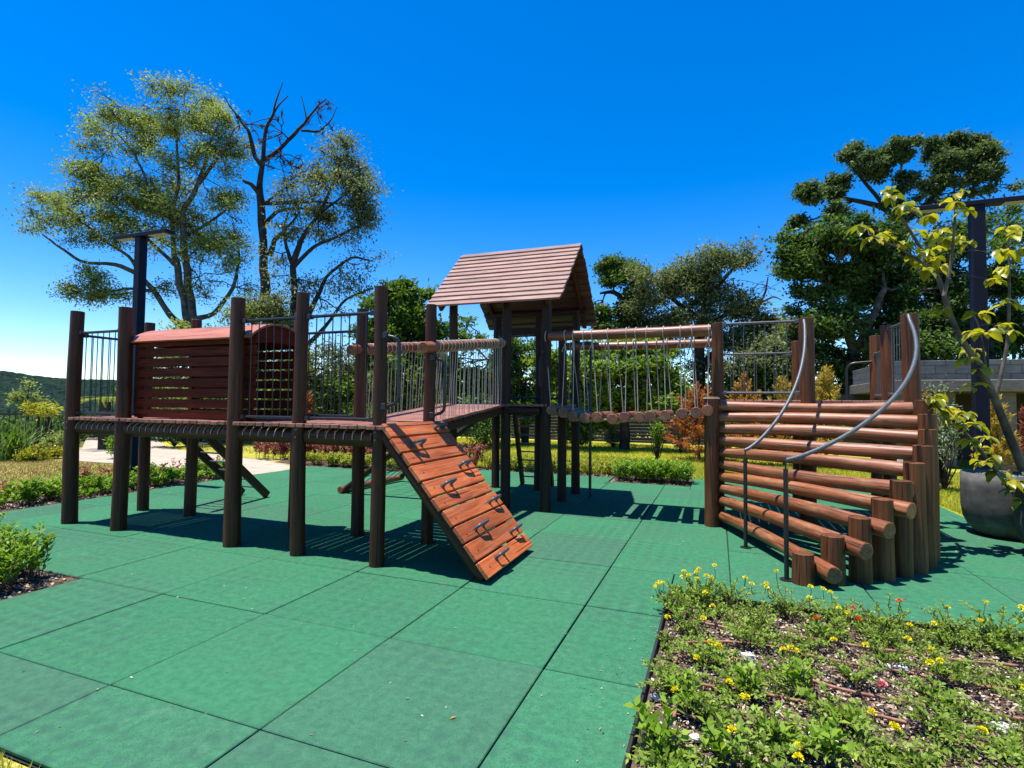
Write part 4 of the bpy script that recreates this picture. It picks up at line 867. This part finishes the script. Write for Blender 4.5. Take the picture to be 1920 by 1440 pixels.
def strappy(name, label, px, py, half, h, n_, mat, wide=.03, cat='plant', droop=.5):
    b = onz(px, py); t = thing(name, label, cat, b); L = MB(); d0 = np.linalg.norm(b-CAM); wd = half*d0/F_PX
    for i in range(n_):
        a = rng.random()*2*math.pi; q = rng.random(); o = b+V3(rng.normal()*wd*.45, rng.normal()*wd*.45, 0); e = V3(math.cos(a), math.sin(a), 0); s_ = V3(-math.sin(a), math.cos(a), 0); V = []; hh = h*(.6+.5*rng.random())
        for k in range(6):
            f = k/5; p = o+e*hh*(.15+.8*q)*f*f*1.1+V3(0, 0, hh*(f-droop*q*f*f*1.1)); ww = wide*(1-f*.85); V += [p-s_*ww/2, p+s_*ww/2]
        L.add(V, [(2*k, 2*k+1, 2*k+3, 2*k+2) for k in range(5)], None, rng.random(), False)
    L.build('leaves', mat, t)
strappy('agapanthus_plant', 'big strappy green plant clump at the far left edge of the lawn', 22, 862, 22, 1.0, 130, 'leaf_green', .05)
strappy('agapanthus_plant', 'taller strappy green plant clump beneath the far left railing', 45, 838, 38, 1.15, 170, 'leaf_dark_green', .055)
strappy('agapanthus_plant', 'strappy green plants between the far left clumps and the path', 78, 826, 26, .8, 90, 'leaf_green', .045)
leafmat('leaf_yellowgreen2', (.06, .09, .015), (.15, .20, .025), (.28, .33, .05))
def cycad():
    b = onz(195, 842); b = V3(*b); t = thing('tree_fern', 'lime green tree fern seen through the left end railing', 'tree fern', b); px = np.linalg.norm(b-CAM)/F_PX
    one(lambda m: m.tube([b, b+V3(0, 0, 1.4)], [.16, .13], 10, wob=.15), 'trunk', 'bark_dark', t); L = Leaves(); c = b+V3(0, 0, 1.35)
    for i in range(15):
        a = i*2.4; e = V3(math.cos(a), math.sin(a), 0); ln = 1.0; f = np.linspace(.1, 1, 40)[:, None]; P = c+e*ln*f+V3(0, 0, 1)*(.55*f-.75*f*f)*ln*(1 if i % 2 else .5)+V3(0, 0, .1); s_ = V3(-math.sin(a), math.cos(a), 0)
        for sg in (-1, 1): L.add(P, s_*sg+e*.4+V3(0, 0, -.1), (.15*np.sin(math.pi*np.clip(f[:, 0], .05, .97))+.02), .022, rnd=.5+.5*rng.random(40))
    L.build('fronds', 'leaf_yellowgreen2', t)
cycad()
# hedges and ground-cover beds
def hedge(name, label, x0, x1, y0, y1, h, mat, n_, ls, cat='hedge', stems=60, jag=.35, mats2=None, asp=.4, kind=None):
    c = V3((x0+x1)/2, (y0+y1)/2, 0); t = thing(name, label, cat, c); m = MB(); L = Leaves(); k = n_//stems
    for i in range(stems):
        x, y = x0+(x1-x0)*rng.random(), y0+(y1-y0)*rng.random(); hh = h*(1-jag+jag*rng.random()*1.3); b = V3(x, y, -.01)
        for j in range(3):
            e = b+V3(rng.normal()*.09, rng.normal()*.09, hh*(.75+.3*rng.random())); m.tube(curve(b, e, 3), [.004, .003, .002], 3, False); q = k//3
            s_ = (.25+.75*rng.random(q)**.8)[:, None]; a = rng.random(q)*2*math.pi
            L.add(b+(e-b)*s_+rng.normal(size=(q, 3))*.012, np.stack([np.cos(a), np.sin(a), .3+.8*rng.random(q)], 1), ls*(.6+.6*rng.random(q)), ls*asp, rnd=np.clip(.2*rng.random()+.6*rng.random(q)+.25*s_[:, 0], 0, 1))
    m.build('stems', 'twig', t); L.build('foliage', mat, t); return t
hedge('hedge', 'bright green leafy hedge patch at the lower left beside the tiles', -3.6, -2.06, -.6, .90, .40, 'leaf_lime', 26000, .05, stems=210)
hedge('hedge', 'low lime hedge along the left edge of the tiled floor', -6.35, -5.86, .4, 6.0, .33, 'leaf_lime', 12000, .075, stems=170, jag=.6)
hedge('hedge', 'reddish low shrubs behind the lime hedge on the left', -6.9, -6.4, .4, 6.3, .33, 'leaf_red', 3600, .075, stems=60, jag=.8)
hedge('hedge', 'dense bright green rectangular hedge behind the log bridge', 1.05, 2.38, 8.45, 9.05, .42, 'leaf_lime', 9000, .065, stems=130, jag=.25)
hedge('hedge', 'sparse yellow green shrubs edging the rear lawn behind the tower', -2.0, 1.1, 9.05, 9.6, .30, 'leaf_yellowgreen', 7000, .07, stems=130, jag=.5) if leafmat('leaf_yellowgreen', (.12, .15, .015), (.27, .30, .03), (.42, .42, .08)) is None else None
hedge('hedge', 'light green ground cover in front of the red shrubs behind the platform', -6.4, -2.1, 8.0, 8.45, .28, 'leaf_yellowgreen', 7000, .085, stems=110)
hedge('hedge', 'row of red leaved shrubs behind the left platform', -8.4, -2.1, 8.6, 9.4, .60, 'leaf_red', 13000, .085, stems=150)
hedge('hedge', 'row of dark red shrubs on the far side of the path at left', -17.5, -13.5, 11.5, 12.5, .6, 'leaf_red', 4000, .11, stems=60)
def scatter(x0, x1, y0, y1, k): return np.stack([x0+(x1-x0)*rng.random(k), y0+(y1-y0)*rng.random(k), np.full(k, -.015)], 1)
def grass(name, rects, mat, h, wd):
    L = Leaves()
    for x0, x1, y0, y1, k in rects:
        P = scatter(x0, x1, y0, y1, k); d = rdir(k)*.45+V3(0, 0, 1); tuft = np.sin(P[:, 0]*1.3+np.sin(P[:, 1]*.9)*2)*np.sin(P[:, 1]*1.1+P[:, 0]*.4)
        L.add(P, d, h*(.5+.9*rng.random(k)), wd, up=rdir(k), rnd=np.clip(.45+.25*tuft+.35*(rng.random(k)-.5)*1.6, 0, 1))
    tag(L.build(name, mat), kind='stuff')
grass('grass', [(-4, 3.0, 9.4, 13.0, 42000), (-7, 5.0, 13, 18.4, 40000), (2.5, 8, 10.0, 13, 22000), (6.03, 9, 5.5, 10, 22000), (-9, -4, 9.6, 14, 14000)], 'grass_blade', .062, .014)
grass('grass', [(-.5, 1.2, -2.2, -.53, 9000)], 'grass_blade', .045, .006)
grass('grass', [(-14, -6.9, -.5, 6.2, 42000), (-13, -7.5, 9.5, 16, 9000)], 'grass_dry', .05, .012)
# ------------------------------------------------------------------ foreground flower bed
def chips(name, rects, kind='stuff', sz=.03, mat='chips', lift=.012):
    L = Leaves()
    for x0, x1, y0, y1, k in rects:
        P = scatter(x0, x1, y0, y1, k); P[:, 2] = lift*rng.random(k)-.004; r_ = rng.random(k)
        d = rng.normal(size=(k, 3)); d[:, 2] *= .25; L.add(P, d, sz*(.3+1.4*rng.random(k)**2), sz*.45*(.5+rng.random(k)), up=V3(0, 0, 1)+rng.normal(size=(k, 3))*.5, fold=.25, rnd=r_**1.6)
    tag(L.build(name, mat), kind=kind)
chips('wood_chip_mulch', [(2.59, 6.3, -.9, 2.43, 44000), (-3.4, -1.96, -.6, .97, 5000), (1.0, 2.4, 8.4, 8.7, 1200), (-6.3, -5.75, .3, 6.1, 6000), (-2, 1, 9.02, 9.2, 1200)])
def creep():                                                  # low creeping growth between the plants, in patches
    L = Leaves(); k = 60000; P = scatter(2.6, 6.4, -.7, 2.42, k); a = np.sin(P[:, 0]*5.1+np.sin(P[:, 1]*4.3)*1.5)*np.sin(P[:, 1]*6.3+P[:, 0]*1.7)+.5*np.sin(P[:, 0]*13+P[:, 1]*9)
    a = a+.9*np.clip((P[:, 1]-1.9)*2, 0, 1); P = P[a > .35]; k = len(P); P[:, 2] = .005+.05*rng.random(k)**1.5
    L.add(P, rdir(k, .35), .024*(.6+.9*rng.random(k)), .011, rnd=np.clip(.2+.7*rng.random(k), 0, 1)); tag(L.build('ground_cover', 'leaf_lantana'), kind='stuff')
    L = Leaves(); k = 500; P = scatter(-5.5, 5.9, -.4, 7.5, k); P[:, 2] = .004; L.add(P, rdir(k)*V3(1, 1, .15), .014*(.5+rng.random(k)*1.6), .007, up=V3(0, 0, 1)+rng.normal(size=(k, 3))*.3, rnd=rng.random(k))
    P = scatter(2.2, 2.54, -.8, 2.5, 90); P[:, 0] = 2.54-(2.54-P[:, 0])*rng.random(90)**1.5; Q = scatter(2.4, 6, 2.47, 2.7, 120); P = np.vstack([P, Q]); P[:, 2] = .004; L.add(P, rdir(len(P))*V3(1, 1, .15), .016*(.4+1.2*rng.random(len(P))), .006, up=V3(0, 0, 1), rnd=.6*rng.random(len(P)))
    tag(L.build('litter', 'chips'), kind='stuff')
creep()
def stone(label, px, py, sx, sy, sz, mat='pebble', rz=0.0):
    c = onz(px, py, .01); V = []; n1, n2 = 7, 10; m = MB(); ph = rng.random(6)*6
    for i in range(n1+1):
        for j in range(n2):
            a, b = math.pi*i/n1, 2*math.pi*j/n2; v = V3(math.sin(a)*math.cos(b), math.sin(a)*math.sin(b), math.cos(a)); k = 1+.16*math.sin(3*b+ph[0]+2*a)+.12*math.sin(5*a+ph[1]+b)
            v = np.sign(v)*np.abs(v)**.8*k*V3(sx, sy, sz)/2; V.append(c+V3(v[0]*math.cos(rz)-v[1]*math.sin(rz), v[0]*math.sin(rz)+v[1]*math.cos(rz), v[2]))
    m.add(V, [(i*n2+j, (i+1)*n2+j, (i+1)*n2+(j+1) % n2, i*n2+(j+1) % n2) for i in range(n1) for j in range(n2)], None, None, False)
    tag(m.build('stone', mat), label, 'stone', 'loose stones in the flower bed')
plain('tan_stone', (.42, .26, .13), .85, 0, .2, .35, 20, .5)
stone('white limestone lump near the upper left of the flower bed', 1402, 1232, .085, .05, .05)
stone('pale yellow stone touching the white limestone lump', 1376, 1240, .06, .05, .035, 'tan_stone')
stone('flat tan slab of stone in the lower middle of the flower bed', 1484, 1374, .09, .045, .04, 'tan_stone', .2)
stone('white stone just right of the tan slab', 1512, 1378, .045, .03, .03)
stone('pale grey stone at the lower left between the leafy stems', 1304, 1384, .05, .035, .03)
stone('white stone below the tan slab in the flower bed', 1426, 1398, .04, .04, .03, rz=1)
stone('white stone beside the black edging at left', 1228, 1308, .04, .03, .03)
stone('cluster white stone at the right middle of the flower bed', 1690, 1252, .07, .04, .03)
stone('white stone below the right middle stone cluster', 1666, 1250, .045, .03, .025)
stone('white stone at the lower right corner of the flower bed', 1880, 1364, .08, .05, .04)
def hose(label, pts):
    P = [onz(x, y, .012) for x, y in pts]; P = np.array(P); k = len(P); tt = np.linspace(0, k-1, (k-1)*6+1); Q = np.stack([np.interp(tt, range(k), P[:, j]) for j in range(3)], 1)
    for _ in range(3): Q[1:-1] = (Q[:-2]+2*Q[1:-1]+Q[2:])/4
    Q[:, 2] += rng.normal(size=len(Q))*.001+.004; m = MB(); m.tube(Q, .0082, 8); tag(m.build('drip_hose', 'hose'), label, 'hose', 'brown drip hoses in the flower bed')
hose('brown drip hose nearest the back edge of the flower bed', [(1300, 1164), (1360, 1178), (1425, 1192), (1520, 1196), (1620, 1215), (1700, 1224), (1800, 1240), (1920, 1250)])
hose('brown drip hose second from the back of the flower bed', [(1270, 1206), (1370, 1204), (1440, 1212), (1560, 1240), (1700, 1262), (1800, 1282), (1920, 1300)])
hose('brown drip hose across the middle of the flower bed', [(1270, 1232), (1320, 1238), (1400, 1256), (1480, 1264), (1600, 1300), (1720, 1320), (1860, 1340), (1925, 1352)])
hose('brown drip hose below the middle one in the flower bed', [(1262, 1282), (1330, 1286), (1440, 1304), (1540, 1324), (1680, 1350), (1800, 1386), (1920, 1410)])
hose('brown drip hose nearest the front of the flower bed', [(1240, 1312), (1300, 1350), (1400, 1372), (1500, 1396), (1600, 1416), (1700, 1435), (1760, 1450)])
hose('short upright loop of brown drip hose near the left edging', [(1272, 1230), (1262, 1250), (1264, 1280), (1271, 1305), (1266, 1340), (1262, 1350)])
COLS = ['leftmost', 'second from left', 'third from left', 'fourth from left', 'fifth from left', 'sixth from left', 'seventh from left', 'eighth from left', 'ninth from left', 'tenth from left', 'eleventh from left', 'twelfth from left']
def flower(m, L, base, tip, mat_i, size=.022):
    m.tube(curve(base, tip, 4, .0, .05), [.0022, .002, .0018, .0016], 4, False)
    k = 44; d = rdir(k, .9); d[:, 2] = np.abs(d[:, 2]); L.add(V3(*tip)+d*size*.45, d+rng.normal(size=(k, 3))*.4, size*.55, size*.5, rnd=rng.random(k))
def lantana(label, x, y, rad, h, ls, n_, fl, flmat='petal_yellow', mat='leaf_lantana', tall=False):
    b = V3(x, y, 0); t = thing('lantana_plant', label, 'plant', b, 'low lantana plants in the front flower bed'); m = MB(); L = Leaves(); FLS = []; ns = max(7, int(n_/28)); ends = []
    for i in range(ns):
        a = 2*math.pi*(i+rng.random()*.8)/ns; q = .35+.65*rng.random(); e = b+V3(rad*q*math.cos(a), rad*q*math.sin(a), h*(.45+.6*rng.random())*(1.15-.45*q))
        P = curve(b+V3(0, 0, -.005), e, 6, .12, .06); m.tube(P, np.linspace(.0035, .0018, 6), 4, False); ends.append(e); pr = max(4, int(n_/ns/2))
        for j in range(pr):
            f = .22+.78*(j+rng.random()*.5)/pr; k = min(4, int(f*5)); p = P[k]+(P[k+1]-P[k])*(f*5-k) if k < 5 else P[5]; u = unit(P[min(5, k+1)]-P[k]); s_ = unit(np.cross(u, V3(0, 0, 1)+rng.normal(size=3)*.7)); sz = ls*(1.15-.5*f)*(.75+.5*rng.random())
            for sg in (-1, 1): L.add(p, s_*sg+u*.55+V3(0, 0, .35+rng.normal()*.2), sz, sz*.48, up=V3(0, 0, 1)+rng.normal(size=3)*.35, fold=.22, droop=.18*rng.random(), rnd=min(1, .15+.5*rng.random()+.35*f))
    for i in range(fl):
        e = ends[int(rng.integers(len(ends)))]; FL = Leaves(); FLS.append(FL); flower(m, FL, e, e+V3(rng.normal()*.015, rng.normal()*.015, .018+.03*rng.random()+(.035 if tall else 0)), 0)
    m.build('stems', 'twig', t); L.build('leaves', mat, t)
    for FL in FLS: FL.build('flower', flmat, t)
ROWN = ['back row against the edging', 'second row from the back', 'third row from the back', 'fourth row from the back', 'fifth row from the back', 'sixth row from the back', 'front row of the bed']
rows = [(2.36, .31, 12, .19, 3), (2.10, .33, 12, .14, 2), (1.74, .35, 10, .13, 2), (1.40, .36, 9, .12, 1), (1.06, .36, 8, .12, 1), (.72, .38, 7, .12, 1), (.38, .40, 5, .13, 1)]
CW = ['bushy', 'airy', 'dense', 'sprawling']
for ri, (yy, sp, n_, hh, fm) in enumerate(rows):
    for ci in range(n_):
        x = 2.68+ci*sp+(.16 if ri % 2 else 0)+random.uniform(-.06, .06); y = yy+random.uniform(-.09, .09)
        fl = [0, 1, 2, 1, 3][int(rng.integers(5))] if ri else int(rng.integers(2, 6)); fm_ = 'petal_yellow'
        if (ri, ci) in ((0, 4), (1, 3), (2, 2)): fm_ = 'petal_red'; fl = max(1, min(fl, 2))
        if (ri, ci) in ((3, 4), (4, 3)): fm_ = 'petal_pink'; fl = 1
        lantana('low plant%s, %s in the %s' % ({0: ' without flowers'}.get(fl, {'petal_yellow': ' with yellow flowers', 'petal_red': ' with red flowers', 'petal_pink': ' with a pink flower'}[fm_]), COLS[ci], ROWN[ri]),
                x, y, .20+.04*rng.random()+(.03 if ri == 0 else 0), hh*(.7+.7*rng.random()), (.028 if ri < 4 else .035)*(1.2 if (ci+ri) % 3 == 0 else 1), 380 if ri else 480, fl, fm_, tall=ri == 0)
# taller plants at the left corner of the bed, stems with larger leaves
lantana('tall flowering plant at the back left corner of the bed, highest yellow heads', 2.80, 2.30, .17, .30, .036, 420, 6, tall=True)
lantana('yellow flowering plant leaning over the tiles at the upper left edging', 2.62, 2.02, .22, .24, .036, 420, 5, tall=True)
lantana('single yellow flower stalk beside the left edging', 2.60, 1.52, .07, .12, .03, 60, 1, tall=True)
for i, (px, py, s_, lab) in enumerate(((1235, 1400, 1.25, 'broad-leaved light green plant overhanging the edging at the front left corner'), (1290, 1330, 1.0, 'broad-leaved plant next to the hose loop near the left edging'), (1400, 1300, 1.0, 'broad-leaved plant in the left middle of the bed'), (1350, 1425, 1.1, 'broad-leaved plant cut by the bottom edge of the picture at left'),
                                    (1500, 1300, 1.0, 'broad-leaved plant right of the bed middle hoses'), (1560, 1425, 1.1, 'broad-leaved plant cut by the bottom edge right of the tan slab'), (1445, 1390, .9, 'small broad-leaved plant left of the tan slab'))):
    g_ = onz(px, py+10, 0); lantana(lab, g_[0], g_[1], .10*s_, .20*s_, .062*s_, 80, 0, mat='leaf_lime')
# fallen leaf on the tiles
L = Leaves(); L.add(onz(843, 1348, .004), V3(.25, .3, .05), .035, .014, up=V3(0, 0, 1), rnd=.7); tag(L.build('fallen_leaf', 'leaf_orange'), 'small dry orange leaf lying on the front tiles', 'leaf')
# ------------------------------------------------------------------ potted tree with large drooping yellow-green leaves
def potted():
    dep = 6.75; t = thing('potted_tree', 'slender tree with large drooping yellow green leaves in the round planter', 'tree', (pot1[0], pot1[1], 0)); m = MB(); L = Leaves(); px = dep/F_PX
    limbs = [([(1940, 905), (1918, 880), (1905, 845), (1885, 800), (1868, 755), (1850, 715), (1832, 680), (1805, 640), (1785, 600), (1772, 560), (1760, 520), (1735, 480), (1705, 430), (1680, 395)], 8.5, 2, dep),
             ([(1866, 748), (1880, 690), (1890, 640), (1892, 570), (1893, 510), (1890, 450)], 4, 1.5, dep+.1), ([(1770, 555), (1778, 520), (1785, 480), (1790, 420), (1792, 380)], 3.5, 1.5, dep-.1),
             ([(1850, 715), (1845, 660), (1835, 610), (1825, 590)], 2.5, 1.2, dep), ([(1760, 520), (1720, 485), (1680, 462), (1630, 440)], 2.5, 1.2, dep-.2), ([(1950, 960), (1905, 930), (1870, 885), (1830, 835), (1800, 800), (1770, 775), (1740, 748)], 4, 1.5, 5.55),
             ([(1785, 600), (1750, 580), (1735, 560)], 1.8, 1, dep)]
    for P, r0, r1, dd in limbs:
        Q = np.array([at(x, y, dd) for x, y in P]); k = len(Q); tt = np.linspace(0, k-1, (k-1)*3+1); Q = np.stack([np.interp(tt, range(k), Q[:, j]) for j in range(3)], 1); Q[1:-1] = (Q[:-2]+2*Q[1:-1]+Q[2:])/4; m.tube(Q, np.linspace(r0, r1, len(Q))*px, 8, wob=.08)
    tw = m
    cl = [(1670, 372, 5), (1690, 385, 5), (1710, 400, 5), (1660, 360, 4), (1720, 430, 4), (1740, 410, 5), (1800, 365, 6), (1785, 375, 5), (1810, 385, 4), (1640, 435, 6), (1615, 430, 5), (1665, 445, 5), (1690, 455, 5), (1720, 470, 6), (1745, 470, 5), (1700, 490, 5), (1740, 500, 6), (1765, 450, 5), (1755, 430, 4), (1800, 450, 5), (1815, 455, 5), (1760, 485, 4), (1730, 510, 4), (1775, 505, 3),
          (1890, 430, 5), (1905, 440, 4), (1880, 470, 5), (1900, 480, 6), (1880, 510, 5), (1868, 525, 4), (1915, 470, 4), (1890, 560, 4), (1880, 610, 4), (1905, 615, 3), (1768, 590, 3), (1830, 585, 3), (1825, 620, 5), (1845, 625, 5), (1830, 650, 5), (1818, 675, 4), (1840, 690, 3), (1830, 720, 3),
          (1745, 745, 6), (1760, 750, 6), (1775, 765, 6), (1790, 780, 7), (1800, 795, 6), (1755, 770, 5), (1810, 770, 5), (1825, 800, 6), (1815, 830, 6), (1835, 840, 5), (1850, 870, 6), (1860, 860, 5), (1875, 890, 6), (1885, 905, 5), (1900, 925, 5), (1905, 900, 4), (1850, 820, 4), (1915, 940, 4)]
    SK = np.vstack([np.array([at(x, y, dd) for x, y in P]) for P, _, _, dd in limbs])
    for x, y, k in cl:
        k = k+2
        c = at(x+rng.normal()*4, y+rng.normal()*4, (dep-.1 if y < 735 else 5.5)+rng.normal()*.14); j = SK[np.argmin(np.linalg.norm(SK-c, axis=1))]; tw.tube(curve(j, c, 4, .1, .05), [.005, .004, .0035, .003], 4, False)
        for q in range(k):
            a = rng.random()*2*math.pi; d = V3(math.cos(a)*.8, math.sin(a)*.8, -.45+.75*rng.random()); s_ = (.155 if y < 735 else .125)*(.7+.6*rng.random()); p = c+rng.normal(size=3)*.012
            # a leaf of three folded segments, arching over
            u = unit(d); side = unit(np.cross(u, V3(0, 0, 1)+rng.normal(size=3)*.3)); V = []; mids = []; pp = p.copy(); ang = u.copy()
            for f, ww in ((0, .12), (.25, .8), (.5, 1.0), (.75, .7), (1, .04)):
                nn = np.cross(side, ang); V += [pp-side*ww*s_*.27+nn*.1*s_*ww, pp, pp+side*ww*s_*.27+nn*.1*s_*ww]; pp = pp+ang*s_*.27; ang = unit(ang+V3(0, 0, -.38))
            LM.append((np.array(V), rng.random()))
    tw.build('trunk', 'bark_grey', t); M2 = MB()
    for V, r_ in LM: M2.add(V, [(3*i+j, 3*i+j+1, 3*i+j+4, 3*i+j+3) for i in range(4) for j in range(2)], None, r_, True)
    M2.build('crown', 'leaf_yellow', t)
LM = []
potted()
